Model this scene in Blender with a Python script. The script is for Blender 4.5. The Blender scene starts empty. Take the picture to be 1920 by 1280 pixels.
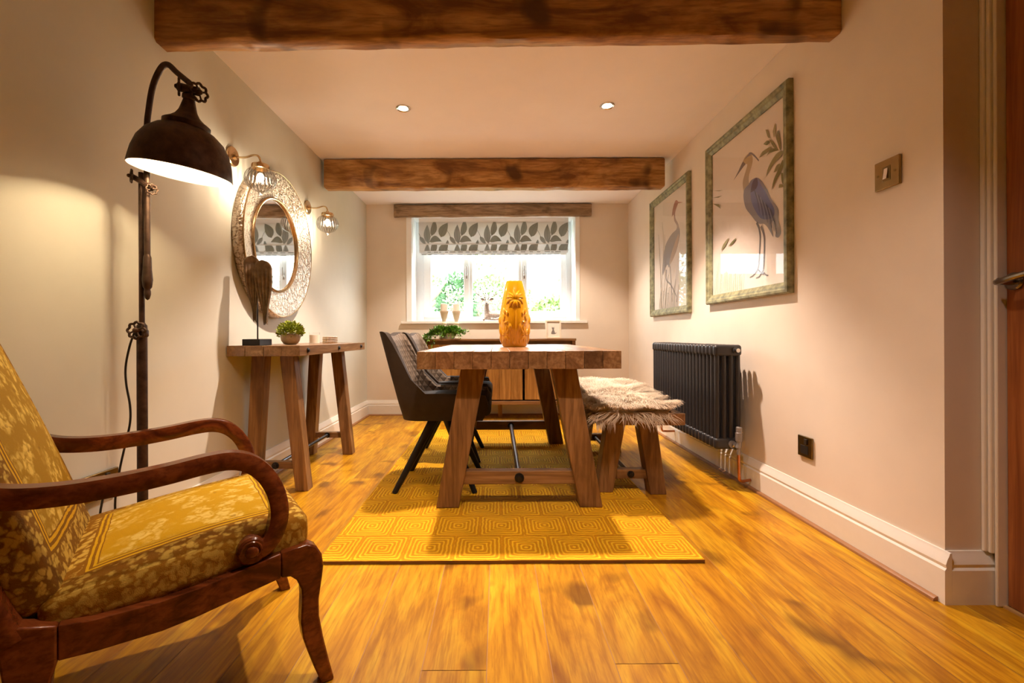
import bpy, bmesh, math, random
from mathutils import Vector, Matrix, noise
from mathutils.geometry import tessellate_polygon
R = math.radians
PI = math.pi
C = bpy.context.scene.collection
sc = bpy.context.scene

# ------------------------------------------------------------------ camera, sky, lights, exposure
cam_d = bpy.data.cameras.new('camera')
cam_d.sensor_width = 36.0
cam_d.lens = 36.0 * 853 / 1920
cam_d.shift_x = 0.0151
cam_d.shift_y = -0.0057
cam_d.clip_start = 0.02
cam = bpy.data.objects.new('camera', cam_d)
C.objects.link(cam)
cam.location = (0, 0, 0.83)
cam.rotation_euler = (R(90), R(0.25), 0)
sc.camera = cam
sc.view_settings.view_transform = 'Standard'
sc.view_settings.look = 'None'
sc.view_settings.gamma = 1
sc.view_settings.use_curve_mapping = False
sc.view_settings.exposure = 0.12
sc.cycles.use_denoising = True
sc.cycles.max_bounces = 10
sc.cycles.transparent_max_bounces = 24
sc.cycles.sample_clamp_indirect = 6.0
sc.cycles.caustics_reflective = False
sc.cycles.caustics_refractive = False

world = bpy.data.worlds.new('world')
sc.world = world
world.use_nodes = True
world.node_tree.nodes['Background'].inputs[0].default_value = (0.90, 0.97, 1.0, 1)
world.node_tree.nodes['Background'].inputs[1].default_value = 12.5

WARM = (1.0, 0.77, 0.62)
def spot(loc, power, size=105, blend=0.55, rad=0.03, col=WARM, tilt=(0, 0)):
    l = bpy.data.lights.new('downlight_beam', 'SPOT')
    l.energy = power; l.color = col; l.spot_size = R(size); l.spot_blend = blend; l.shadow_soft_size = rad
    o = bpy.data.objects.new('downlight_beam', l); C.objects.link(o)
    o.location = loc; o.rotation_euler = (R(tilt[0]), R(tilt[1]), 0)
    return o
DL = [(-0.56, 2.76), (0.672, 2.74)]
for x, y in DL: spot((x, y, 2.185), 222, size=92)
for x, y in ((-0.36, 4.10), (0.58, 4.10)): spot((x, y, 2.185), 84, col=(1.0, 0.83, 0.68))
for x, y in ((-0.02, 1.02), (0.52, 1.02)): spot((x, y, 2.185), 56, size=98, blend=0.8, tilt=(12, 0))
spot((0.4, -0.5, 2.185), 12, size=80)
por = bpy.data.lights.new('window_daylight_portal', 'AREA')
por.shape = 'RECTANGLE'; por.size = 1.8; por.size_y = 1.15; por.energy = 1
por.cycles.is_portal = True
po = bpy.data.objects.new('window_daylight_portal', por); C.objects.link(po)
po.location = (-0.03, 5.30, 1.53); po.rotation_euler = (R(-90), 0, 0)

# ------------------------------------------------------------------ mesh helper
ORG = {}
def lerp(a, b, t): return a + (b - a) * t
def smooth(a, b, x):
    t = max(0, min(1, (x - a) / (b - a))); return t * t * (3 - 2 * t)
def cr(pts, n=6):
    P = [Vector(p) for p in pts]
    P = [P[0] * 2 - P[1]] + P + [P[-1] * 2 - P[-2]]
    out = []
    for i in range(1, len(P) - 2):
        a, b, c, d = P[i - 1:i + 3]
        for k in range(n):
            t = k / n
            out.append(0.5 * (2 * b + (c - a) * t + (2 * a - 5 * b + 4 * c - d) * t * t + (3 * b - a - 3 * c + d) * t ** 3))
    out.append(P[-2])
    return out

class MB:
    def __init__(s):
        s.v = []; s.c = []; s.q = []; s.f = []; s.m = []
        s.col = (1, 1, 1); s.mi = 0
    def vt(s, p, q=None, col=None):
        s.v.append(Vector(p)); s.c.append(col or s.col); s.q.append(Vector(q) if q is not None else Vector(p))
        return len(s.v) - 1
    def face(s, idx):
        s.f.append(tuple(idx)); s.m.append(s.mi)
    def poly(s, pts, col=None):
        s.face([s.vt(p, None, col) for p in pts])
    def box(s, x0, x1, y0, y1, z0, z1, fn=None):
        P = [(x, y, z) for z in (z0, z1) for y in (y0, y1) for x in (x0, x1)]
        if fn: P = [fn(*p) for p in P]
        i = [s.vt(p) for p in P]
        for a in ((0, 2, 3, 1), (4, 5, 7, 6), (0, 1, 5, 4), (1, 3, 7, 5), (3, 2, 6, 7), (2, 0, 4, 6)):
            s.face([i[k] for k in a])
    def hexa(s, bot, top):
        i = [s.vt(p) for p in list(bot) + list(top)]
        for a in ((3, 2, 1, 0), (4, 5, 6, 7), (0, 1, 5, 4), (1, 2, 6, 5), (2, 3, 7, 6), (3, 0, 4, 7)):
            s.face([i[k] for k in a])
    def prism(s, pts, fn, w0, w1):
        a = [s.vt(fn(u, v, w0)) for u, v in pts]; b = [s.vt(fn(u, v, w1)) for u, v in pts]
        n = len(pts)
        for k in range(n): s.face((a[k], a[(k + 1) % n], b[(k + 1) % n], b[k]))
        for ring in (a, b):
            for t in tessellate_polygon([[Vector((p[0], p[1], 0)) for p in pts]]):
                s.face([ring[k] for k in t])
    def tube(s, path, r, n=8, cap=True, closed=False):
        P = [Vector(p) for p in path]; m = len(P)
        rs = r if isinstance(r, (list, tuple)) else [r] * m
        T = []
        for i in range(m):
            a = P[(i - 1) % m] if (closed or i > 0) else P[i]
            b = P[(i + 1) % m] if (closed or i < m - 1) else P[i]
            T.append((b - a).normalized())
        up = Vector((0, 0, 1)) if abs(T[0].z) < 0.9 else Vector((1, 0, 0))
        N = (up - T[0] * up.dot(T[0])).normalized()
        rings = []
        for i in range(m):
            N = (N - T[i] * N.dot(T[i])).normalized(); B = T[i].cross(N)
            rings.append([s.vt(P[i] + (N * math.cos(2 * PI * k / n) + B * math.sin(2 * PI * k / n)) * rs[i]) for k in range(n)])
        for i in range(m if closed else m - 1):
            a, b = rings[i], rings[(i + 1) % m]
            for k in range(n): s.face((a[k], a[(k + 1) % n], b[(k + 1) % n], b[k]))
        if cap and not closed:
            s.face(rings[0][::-1]); s.face(rings[-1])
    def sweep(s, path, side, sec):
        P = [Vector(p) for p in path]; m = len(P); S = Vector(side).normalized(); rings = []
        for i in range(m):
            T = (P[min(i + 1, m - 1)] - P[max(i - 1, 0)]).normalized(); N = S.cross(T).normalized()
            q = sec(i / (m - 1)) if callable(sec) else sec
            rings.append([s.vt(P[i] + S * a + N * b) for a, b in q])
        n = len(rings[0])
        for i in range(m - 1):
            for k in range(n): s.face((rings[i][k], rings[i][(k + 1) % n], rings[i + 1][(k + 1) % n], rings[i + 1][k]))
        s.face(rings[0][::-1]); s.face(rings[-1])
    def lathe(s, prof, mtx=None, n=32, colfn=None, rfn=None):
        mtx = mtx or Matrix.Identity(4); rings = []
        for j, (r, z) in enumerate(prof):
            if r < 1e-6: rings.append([s.vt(mtx @ Vector((0, 0, z)), (0, 0, z))]); continue
            ring = []
            for k in range(n):
                a = 2 * PI * k / n
                rr = r * (rfn(a, j / (len(prof) - 1)) if rfn else 1)
                ring.append(s.vt(mtx @ Vector((rr * math.cos(a), rr * math.sin(a), z)), (a, r, z), colfn(k, j) if colfn else None))
            rings.append(ring)
        for a, b in zip(rings, rings[1:]):
            for k in range(n):
                k2 = (k + 1) % n
                if len(a) == 1 and len(b) == 1: continue
                if len(a) == 1: s.face((a[0], b[k2], b[k]))
                elif len(b) == 1: s.face((a[k], a[k2], b[0]))
                else: s.face((a[k], a[k2], b[k2], b[k]))
    def ball(s, c, r, n=14, sc_=(1, 1, 1)):
        pr = [(math.sin(PI * k / (n // 2)), -math.cos(PI * k / (n // 2))) for k in range(n // 2 + 1)]
        pr[0] = (0, -1); pr[-1] = (0, 1)
        s.lathe(pr, Matrix.Translation(c) @ Matrix.Diagonal((r * sc_[0], r * sc_[1], r * sc_[2], 1)), n)
    def grid(s, nu, nv, fn, cu=False, cv=False, qfn=None, colfn=None):
        I = [[s.vt(fn(i, j), qfn(i, j) if qfn else None, colfn(i, j) if colfn else None) for j in range(nv)] for i in range(nu)]
        for i in range(nu if cu else nu - 1):
            for j in range(nv if cv else nv - 1):
                s.face((I[i][j], I[(i + 1) % nu][j], I[(i + 1) % nu][(j + 1) % nv], I[i][(j + 1) % nv]))
        return I
    def roundbox(s, hx, hy, hz, r, fn, n=10):
        def ax(h):
            e = [h - r, h - r * 0.7, h - r * 0.35, h]
            mid = [lerp(-(h - r), h - r, k / n) for k in range(n + 1)]
            return [-e[3], -e[2], -e[1]] + mid + [e[1], e[2], e[3]]
        X, Y, Z = ax(hx), ax(hy), ax(hz)
        cache = {}
        def put(p):
            key = tuple(round(k, 6) for k in p)
            if key not in cache:
                q = Vector((max(-(hx - r), min(hx - r, p[0])), max(-(hy - r), min(hy - r, p[1])), max(-(hz - r), min(hz - r, p[2]))))
                d = (Vector(p) - q)
                cache[key] = s.vt(fn(*(q + d.normalized() * r)), p)
            return cache[key]
        for A, B, mk in ((X, Y, lambda a, b, w: (a, b, w * hz)), (X, Z, lambda a, b, w: (a, w * hy, b)), (Y, Z, lambda a, b, w: (w * hx, a, b))):
            for w in (-1, 1):
                for i in range(len(A) - 1):
                    for j in range(len(B) - 1):
                        s.face([put(mk(A[i], B[j], w)), put(mk(A[i + 1], B[j], w)), put(mk(A[i + 1], B[j + 1], w)), put(mk(A[i], B[j + 1], w))])
    def build(s, name, mats, parent=None, org=None, bev=0, recalc=True, smooth_=True, segs=2, ang=35):
        if parent is not None: o_ = ORG[parent.name]
        elif org is not None: o_ = Vector(org)
        else:
            xs = [p.x for p in s.v]; ys = [p.y for p in s.v]; zs = [p.z for p in s.v]
            o_ = Vector(((min(xs) + max(xs)) / 2, (min(ys) + max(ys)) / 2, min(zs)))
        me = bpy.data.meshes.new(name)
        me.from_pydata([p - o_ for p in s.v], [], s.f)
        mats = mats if isinstance(mats, (list, tuple)) else [mats]
        for m_ in mats: me.materials.append(m_)
        me.polygons.foreach_set('material_index', s.m)
        a = me.attributes.new('tint', 'FLOAT_COLOR', 'POINT')
        a.data.foreach_set('color', [k for c in s.c for k in (c[0], c[1], c[2], 1.0)])
        b = me.attributes.new('pq', 'FLOAT_VECTOR', 'POINT')
        b.data.foreach_set('vector', [k for q in s.q for k in q])
        if recalc:
            bm = bmesh.new(); bm.from_mesh(me); bmesh.ops.recalc_face_normals(bm, faces=bm.faces); bm.to_mesh(me); bm.free()
        me.polygons.foreach_set('use_smooth', [smooth_] * len(me.polygons))
        if smooth_: me.set_sharp_from_angle(angle=R(ang))
        me.update()
        o = bpy.data.objects.new(name, me); C.objects.link(o)
        if parent is not None: o.parent = parent
        else: o.location = o_
        ORG[o.name] = o_
        if bev:
            md = o.modifiers.new('bevel', 'BEVEL'); md.width = bev; md.segments = segs; md.limit_method = 'ANGLE'; md.angle_limit = R(40)
        return o

def tag(o, label, cat, group=None, kind=None):
    o['label'] = label; o['category'] = cat
    if group: o['group'] = group
    if kind: o['kind'] = kind
    return o
def thing(name, label, cat, loc=(0, 0, 0), group=None):
    o = bpy.data.objects.new(name, None); C.objects.link(o); o.location = loc
    o.empty_display_size = 0.05
    ORG[o.name] = Vector(loc)
    return tag(o, label, cat, group)
def struct(o):
    o['kind'] = 'structure'; return o
def copy_tree(o, off, label=None, parent=None):
    c = o.copy(); C.objects.link(c); ORG[c.name] = ORG[o.name] + Vector(off)
    if parent is None: c.location = Vector(o.location) + Vector(off)
    else: c.parent = parent
    if label: c['label'] = label
    for ch in [k for k in bpy.data.objects if k.parent == o]: copy_tree(ch, off, None, c)
    return c
def axis_m(loc, d, up=None):
    d = Vector(d).normalized()
    return Matrix.Translation(loc) @ d.to_track_quat('Z', 'Y').to_matrix().to_4x4()

# ------------------------------------------------------------------ materials
class NT:
    def __init__(s, name):
        s.m = bpy.data.materials.new(name); s.m.use_nodes = True
        s.t = s.m.node_tree; s.t.nodes.clear()
        s.out = s.t.nodes.new('ShaderNodeOutputMaterial')
    def n(s, typ, **kw):
        nd = s.t.nodes.new('ShaderNode' + typ)
        for k, v in kw.items(): setattr(nd, k, v)
        return nd
    def set(s, sock, v):
        if isinstance(v, bpy.types.NodeSocket): s.t.links.new(v, sock)
        elif isinstance(v, (tuple, list)) and sock.type == 'RGBA' and len(v) == 3: sock.default_value = (*v, 1)
        else: sock.default_value = v
    def math(s, op, a, b=0.0, c=None):
        nd = s.n('Math', operation=op); s.set(nd.inputs[0], a); s.set(nd.inputs[1], b)
        if c is not None: s.set(nd.inputs[2], c)
        return nd.outputs[0]
    def mix(s, f, a, b, mode='MIX'):
        nd = s.n('Mix', data_type='RGBA', blend_type=mode)
        s.set(nd.inputs[0], f); s.set(nd.inputs[6], a); s.set(nd.inputs[7], b)
        return nd.outputs[2]
    def coord(s, kind='Object', scale=(1, 1, 1), add=None):
        if kind == 'pq':
            a = s.n('Attribute', attribute_name='pq'); v = a.outputs['Vector']
        else: v = s.n('TexCoord').outputs[kind]
        if add is not None:
            x = s.n('VectorMath', operation='ADD'); s.set(x.inputs[0], v); s.set(x.inputs[1], add); v = x.outputs[0]
        mp = s.n('Mapping'); s.set(mp.inputs[0], v); mp.inputs['Scale'].default_value = scale
        return mp.outputs[0]
    def tint(s): return s.n('Attribute', attribute_name='tint').outputs['Color']
    def noise(s, vec, scale, detail=4, rough=0.55, dist=0.0):
        nd = s.n('TexNoise'); s.set(nd.inputs['Vector'], vec); nd.inputs['Scale'].default_value = scale
        nd.inputs['Detail'].default_value = detail; nd.inputs['Roughness'].default_value = rough; nd.inputs['Distortion'].default_value = dist
        return nd.outputs[0]
    def ramp(s, f, stops):
        nd = s.n('ValToRGB'); s.set(nd.inputs[0], f); e = nd.color_ramp.elements
        while len(e) < len(stops): e.new(0.5)
        for k, (p, c) in enumerate(stops): e[k].position = p; e[k].color = (*c, 1)
        return nd.outputs[0]
    def rng(s, f, a, b, c=0.0, d=1.0):
        nd = s.n('MapRange'); s.set(nd.inputs[0], f)
        for k, v in zip((1, 2, 3, 4), (a, b, c, d)): nd.inputs[k].default_value = v
        return nd.outputs[0]
    def bump(s, h, strength=0.3, dist=0.01):
        nd = s.n('Bump'); s.set(nd.inputs['Height'], h); nd.inputs['Strength'].default_value = strength; nd.inputs['Distance'].default_value = dist
        return nd.outputs[0]
    def principled(s, col, rough=0.5, metal=0.0, normal=None, **kw):
        p = s.n('BsdfPrincipled'); s.set(p.inputs['Base Color'], col); s.set(p.inputs['Roughness'], rough); s.set(p.inputs['Metallic'], metal)
        if normal is not None: s.set(p.inputs['Normal'], normal)
        for k, v in kw.items(): s.set(p.inputs[k.replace('_', ' ')], v)
        s.t.links.new(p.outputs[0], s.out.inputs[0]); return s.m

def plain(name, col, rough=0.5, metal=0.0, var=0.12, scale=30, bump=0.0, tint=True, **kw):
    t = NT(name); nz = t.noise(t.coord(), scale, 3)
    c = t.mix(1.0, col, t.ramp(nz, [(0.3, (1 - var,) * 3), (0.7, (1 + var * 0.4,) * 3)]), 'MULTIPLY')
    if tint: c = t.mix(1.0, c, t.tint(), 'MULTIPLY')
    return t.principled(c, rough, metal, t.bump(nz, bump, 0.004) if bump else None, **kw)
def wood(name, dark, mid, light, axis='Y', rough=0.5, cross=9, along=0.7, knots=0.6, bump=0.25, fine=70, spec=0.4, con=0.16, fw=0.62):
    t = NT(name)
    k = {'X': (along, cross, cross), 'Y': (cross, along, cross), 'Z': (cross, cross, along)}[axis]
    off = t.n('VectorMath', operation='SCALE'); t.set(off.inputs[0], t.tint()); off.inputs[3].default_value = 37.0
    g1 = t.noise(t.coord('Object', k, off.outputs[0]), 1.0, 6, 0.6, 1.6)
    kf = tuple(a * fine / cross if a == cross else a * 4 for a in k)
    g2 = t.noise(t.coord('Object', kf, off.outputs[0]), 1.0, 3, 0.6, 0.3)
    kn = t.noise(t.coord('Object', tuple(a * 0.55 if a == cross else a * 2.6 for a in k), off.outputs[0]), 1.3, 2, 0.4, 0.4)
    c = t.ramp(g1, [(0.5 - con, dark), (0.5, mid), (0.5 + con, light)])
    c = t.mix(t.rng(g2, 0.36, 0.56, fw, 0.0), c, dark)
    c = t.mix(t.rng(kn, 0.62, 0.74, 0.0, knots), c, tuple(a * 0.45 for a in dark))
    c = t.mix(1.0, c, t.tint(), 'MULTIPLY')
    h = t.math('ADD', t.math('MULTIPLY', g2, 0.6), t.math('MULTIPLY', g1, 0.4))
    return t.principled(c, rough, 0.0, t.bump(h, bump, 0.004), Specular_IOR_Level=spec)

m_wall = plain('wall_paint_cream', (0.80, 0.705, 0.60), 0.75, var=0.03, scale=6, bump=0.03)
m_wall_left = plain('wall_paint_sage', (0.655, 0.645, 0.565), 0.7, var=0.03, scale=6, bump=0.03)
m_ceil = plain('ceiling_paint', (0.95, 0.90, 0.91), 0.85, var=0.02, scale=5)
m_white = plain('white_gloss_paint', (0.86, 0.83, 0.78), 0.35, var=0.02)
m_upvc = plain('white_window_frame', (0.93, 0.95, 0.97), 0.3, var=0.01)
m_floor = wood('oak_floor', (0.25, 0.082, 0.003), (0.52, 0.25, 0.008), (0.67, 0.405, 0.020), 'Y', 0.36, cross=8, along=1.5, knots=0.75, bump=0.15, fine=85, spec=0.22, con=0.24, fw=0.55)
m_beam = wood('old_pine_beam', (0.17, 0.062, 0.010), (0.43, 0.21, 0.058), (0.58, 0.33, 0.115), 'X', 0.42, cross=6, along=1.6, knots=0.92, bump=0.4, fine=60)
m_lintel = wood('old_lintel', (0.13, 0.075, 0.035), (0.32, 0.205, 0.115), (0.42, 0.29, 0.18), 'X', 0.7, cross=9, along=1.6, knots=0.8, bump=0.6, fine=60)
m_table_y = wood('reclaimed_wood_top', (0.15, 0.073, 0.029), (0.25, 0.130, 0.053), (0.33, 0.188, 0.086), 'Y', 0.27, cross=12, along=1.0, knots=0.35, spec=0.6, bump=0.15)
m_table_x = wood('reclaimed_wood_bar', (0.14, 0.066, 0.024), (0.27, 0.138, 0.052), (0.36, 0.20, 0.085), 'X', 0.45, cross=10, along=1.0, knots=0.5)
m_table_z = wood('reclaimed_wood_leg', (0.12, 0.054, 0.019), (0.255, 0.127, 0.046), (0.35, 0.188, 0.075), 'Z', 0.45, cross=10, along=1.2, knots=0.6)
m_side_z = wood('sideboard_door_wood', (0.26, 0.12, 0.03), (0.42, 0.215, 0.058), (0.52, 0.29, 0.09), 'Z', 0.45, cross=9, along=1.0, knots=0.6)
m_side_x = wood('sideboard_frame_wood', (0.13, 0.06, 0.022), (0.25, 0.125, 0.045), (0.33, 0.18, 0.07), 'X', 0.45, cross=9, along=1.0, knots=0.5)
m_mahog = wood('mahogany', (0.075, 0.016, 0.004), (0.19, 0.045, 0.011), (0.27, 0.072, 0.018), 'X', 0.2, cross=12, along=2.5, knots=0.1, bump=0.05)
m_door = wood('door_oak_veneer', (0.19, 0.055, 0.014), (0.34, 0.115, 0.03), (0.42, 0.155, 0.045), 'Z', 0.35, cross=13, along=0.8, knots=0.1, bump=0.08)
m_bead = plain('floor_bead_oak', (0.33, 0.15, 0.055), 0.45)
m_black = plain('black_iron', (0.018, 0.016, 0.016), 0.42, 0.5)
m_steel = plain('blackened_steel_rod', (0.10, 0.10, 0.11), 0.3, 0.9)
m_rust = plain('rusted_bronze_iron', (0.075, 0.042, 0.028), 0.5, 0.65, var=0.5, scale=40, bump=0.25)
m_enamel = plain('white_enamel', (0.92, 0.88, 0.80), 0.4, var=0.01)
m_brass = plain('antique_brass', (0.40, 0.27, 0.11), 0.27, 1.0, var=0.1)
m_dbrass = plain('dark_socket_brass', (0.23, 0.155, 0.06), 0.3, 1.0, var=0.1)
m_plug = plain('dark_plastic', (0.02, 0.016, 0.013), 0.4)
m_gold = plain('champagne_gold', (0.62, 0.46, 0.27), 0.25, 1.0, var=0.1)
m_copper = plain('copper_pipe', (0.55, 0.22, 0.10), 0.3, 1.0, var=0.15)
m_chrome = plain('chrome', (0.65, 0.62, 0.58), 0.18, 1.0, var=0.03)
m_handle = plain('dark_nickel', (0.25, 0.22, 0.20), 0.25, 1.0, var=0.05)
m_rad = plain('anthracite_enamel', (0.028, 0.027, 0.030), 0.42, var=0.05)
m_grey = plain('grey_plastic', (0.28, 0.26, 0.25), 0.4)
m_candle = plain('ivory_wax', (0.85, 0.78, 0.66), 0.5, var=0.03)
m_hwood = plain('whitewashed_wood', (0.80, 0.68, 0.54), 0.55, var=0.08)
m_silver = plain('brushed_silver_resin', (0.50, 0.43, 0.39), 0.4, 0.45, var=0.35, scale=60, bump=0.3, tint=False)
m_antler = plain('antler_brown', (0.22, 0.15, 0.10), 0.5)
m_leaf = plain('leaf_green', (0.13, 0.25, 0.03), 0.5, var=0.2)
m_wing = plain('carved_driftwood', (0.20, 0.13, 0.065), 0.6, var=0.5, scale=35, bump=0.5)
m_stone = plain('stone_bowl', (0.40, 0.30, 0.18), 0.6, var=0.35, scale=25, bump=0.2)
m_paint = plain('print_inks', (1, 1, 1), 0.6, var=0.02)
m_frame = plain('distressed_green_frame', (0.30, 0.295, 0.16), 0.5, var=0.6, scale=28, bump=0.3)
m_soil = plain('garden_ground', (0.20, 0.22, 0.08), 0.9, var=0.4, scale=8)
m_garden = plain('garden_foliage', (1, 1, 1), 0.6, var=0.2)
m_fence = plain('fence_wood', (0.5, 0.47, 0.40), 0.8, var=0.2)
m_log = plain('weathered_log', (0.30, 0.24, 0.18), 0.8, var=0.3)
m_marble = plain('coaster_marble', (0.78, 0.70, 0.62), 0.3, var=0.15, scale=50)
def mk_fur():
    t = NT('sheepskin_wool'); c = t.tint()
    d = t.n('BsdfDiffuse'); t.set(d.inputs[0], c); tr = t.n('BsdfTranslucent'); t.set(tr.inputs[0], c)
    mx = t.n('MixShader'); mx.inputs[0].default_value = 0.4
    t.t.links.new(d.outputs[0], mx.inputs[1]); t.t.links.new(tr.outputs[0], mx.inputs[2]); t.t.links.new(mx.outputs[0], t.out.inputs[0]); return t.m
m_fur = mk_fur()
m_vel = None

def emit(name, col, st):
    t = NT(name); e = t.n('Emission'); t.set(e.inputs[0], col); e.inputs[1].default_value = st
    t.t.links.new(e.outputs[0], t.out.inputs[0]); return t.m
m_bulb = emit('glowing_bulb', (1, 0.82, 0.55), 60)
m_led = emit('downlight_lens', (1, 0.85, 0.62), 14)
def thin_glass(name, tintit=False, refl=1.0, rough=0.02, base=0.0):
    t = NT(name); tr = t.n('BsdfTransparent'); gl = t.n('BsdfGlossy'); gl.inputs['Roughness'].default_value = rough
    if tintit: t.set(tr.inputs[0], t.tint())
    lw = t.n('LayerWeight'); lw.inputs[0].default_value = 0.5
    fr = t.math('ADD', 0.04, t.math('MULTIPLY', t.math('POWER', lw.outputs['Facing'], 5.0), 0.96))
    mx = t.n('MixShader'); t.set(mx.inputs[0], t.math('ADD', t.math('MULTIPLY', fr, refl), base))
    t.t.links.new(tr.outputs[0], mx.inputs[1]); t.t.links.new(gl.outputs[0], mx.inputs[2])
    t.t.links.new(mx.outputs[0], t.out.inputs[0]); return t.m
m_glass = thin_glass('window_glass', refl=0.6)
m_pglass = thin_glass('picture_glass', refl=0.38)
m_globe = thin_glass('ribbed_glass', True, refl=0.9, rough=0.08, base=0.08)

def mk_mirror():
    t = NT('mirror_silver'); return t.principled((0.86, 0.86, 0.85), 0.02, 1.0)
m_mirror = mk_mirror()
def mk_emboss():
    t = NT('embossed_leaf_metal')
    v = t.n('TexVoronoi', feature='DISTANCE_TO_EDGE'); t.set(v.inputs['Vector'], t.coord('Object', (1, 1, 0.55))); v.inputs['Scale'].default_value = 34
    w = t.n('TexWave', wave_type='RINGS'); t.set(w.inputs['Vector'], t.coord()); w.inputs['Scale'].default_value = 22; w.inputs['Distortion'].default_value = 9; w.inputs['Detail Scale'].default_value = 3
    h = t.math('ADD', t.math('MULTIPLY', t.rng(v.outputs[0], 0, 0.18), 0.7), t.math('MULTIPLY', w.outputs['Fac'], 0.6))
    c = t.ramp(h, [(0.2, (0.30, 0.22, 0.15)), (0.7, (0.62, 0.52, 0.42)), (1.0, (0.75, 0.66, 0.56))])
    return t.principled(c, 0.33, 0.9, t.bump(h, 0.55, 0.006))
m_emboss = mk_emboss()
def mk_quilt(name, base, quilted=True):
    t = NT(name); nz = t.noise(t.coord('Object'), 14, 3)
    c = t.mix(1.0, base, t.ramp(nz, [(0.3, (0.8,) * 3), (0.7, (1.15,) * 3)]), 'MULTIPLY')
    if not quilted: return t.principled(c, 0.7, 0, None, Specular_IOR_Level=0.25)
    s = t.n('SeparateXYZ'); t.set(s.inputs[0], t.coord('pq'))
    a = t.math('ADD', t.math('MULTIPLY', s.outputs[0], 26), t.math('MULTIPLY', s.outputs[1], 16))
    b = t.math('SUBTRACT', t.math('MULTIPLY', s.outputs[0], 26), t.math('MULTIPLY', s.outputs[1], 16))
    def edge(x): return t.math('ABSOLUTE', t.math('SUBTRACT', t.math('FRACT', x), 0.5))
    d = t.math('MINIMUM', t.math('SUBTRACT', 0.5, edge(a)), t.math('SUBTRACT', 0.5, edge(b)))
    h = t.math('SINE', t.math('MULTIPLY', t.rng(d, 0, 0.5), PI / 2))
    c = t.mix(t.rng(d, 0.0, 0.07, 0.75, 0.0), c, tuple(k * 0.25 for k in base))
    return t.principled(c, 0.7, 0, t.bump(h, 0.45, 0.010), Specular_IOR_Level=0.25)
m_quilt = mk_quilt('quilted_grey_velvet', (0.20, 0.155, 0.115))
m_vel = mk_quilt('charcoal_velvet', (0.040, 0.027, 0.019), False)
m_vel2 = mk_quilt('black_seat_velvet', (0.024, 0.021, 0.022), False)

def mk_rug():
    t = NT('carved_ochre_rug'); s = t.n('SeparateXYZ'); t.set(s.inputs[0], t.coord('pq'))
    v = t.math('DIVIDE', s.outputs[1], 0.205); row = t.math('FLOOR', v)
    u = t.math('ADD', t.math('DIVIDE', s.outputs[0], 0.186), t.math('MULTIPLY', t.math('MODULO', row, 2.0), 0.5))
    wob = t.math('MULTIPLY', t.math('SUBTRACT', t.noise(t.coord('pq'), 30, 2), 0.5), 0.05)
    fu = t.math('MULTIPLY', t.math('ABSOLUTE', t.math('SUBTRACT', t.math('FRACT', u), 0.5)), 1.0)
    fv = t.math('ABSOLUTE', t.math('SUBTRACT', t.math('FRACT', v), 0.5))
    d = t.math('ADD', t.math('SMOOTH_MAX', fu, fv, 0.08), wob)
    ring = t.math('SINE', t.math('MULTIPLY', d, 2 * PI / 0.083))
    nz = t.noise(t.coord('pq'), 220, 2); big = t.noise(t.coord('pq'), 5, 3)
    c = t.ramp(ring, [(0.0, (0.36, 0.165, 0.018)), (1.0, (0.62, 0.345, 0.05))])
    c = t.mix(t.rng(ring, -0.4, 0.7), (0.62, 0.27, 0.004), (0.90, 0.52, 0.016))
    c = t.mix(1.0, c, t.ramp(big, [(0.3, (0.85,) * 3), (0.7, (1.08,) * 3)]), 'MULTIPLY')
    c = t.mix(1.0, c, t.tint(), 'MULTIPLY')
    h = t.math('ADD', t.math('MULTIPLY', ring, 0.5), t.math('MULTIPLY', nz, 0.5))
    return t.principled(c, 0.85, 0, t.bump(h, 0.7, 0.006), Specular_IOR_Level=0.2)
m_rug = mk_rug()

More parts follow.
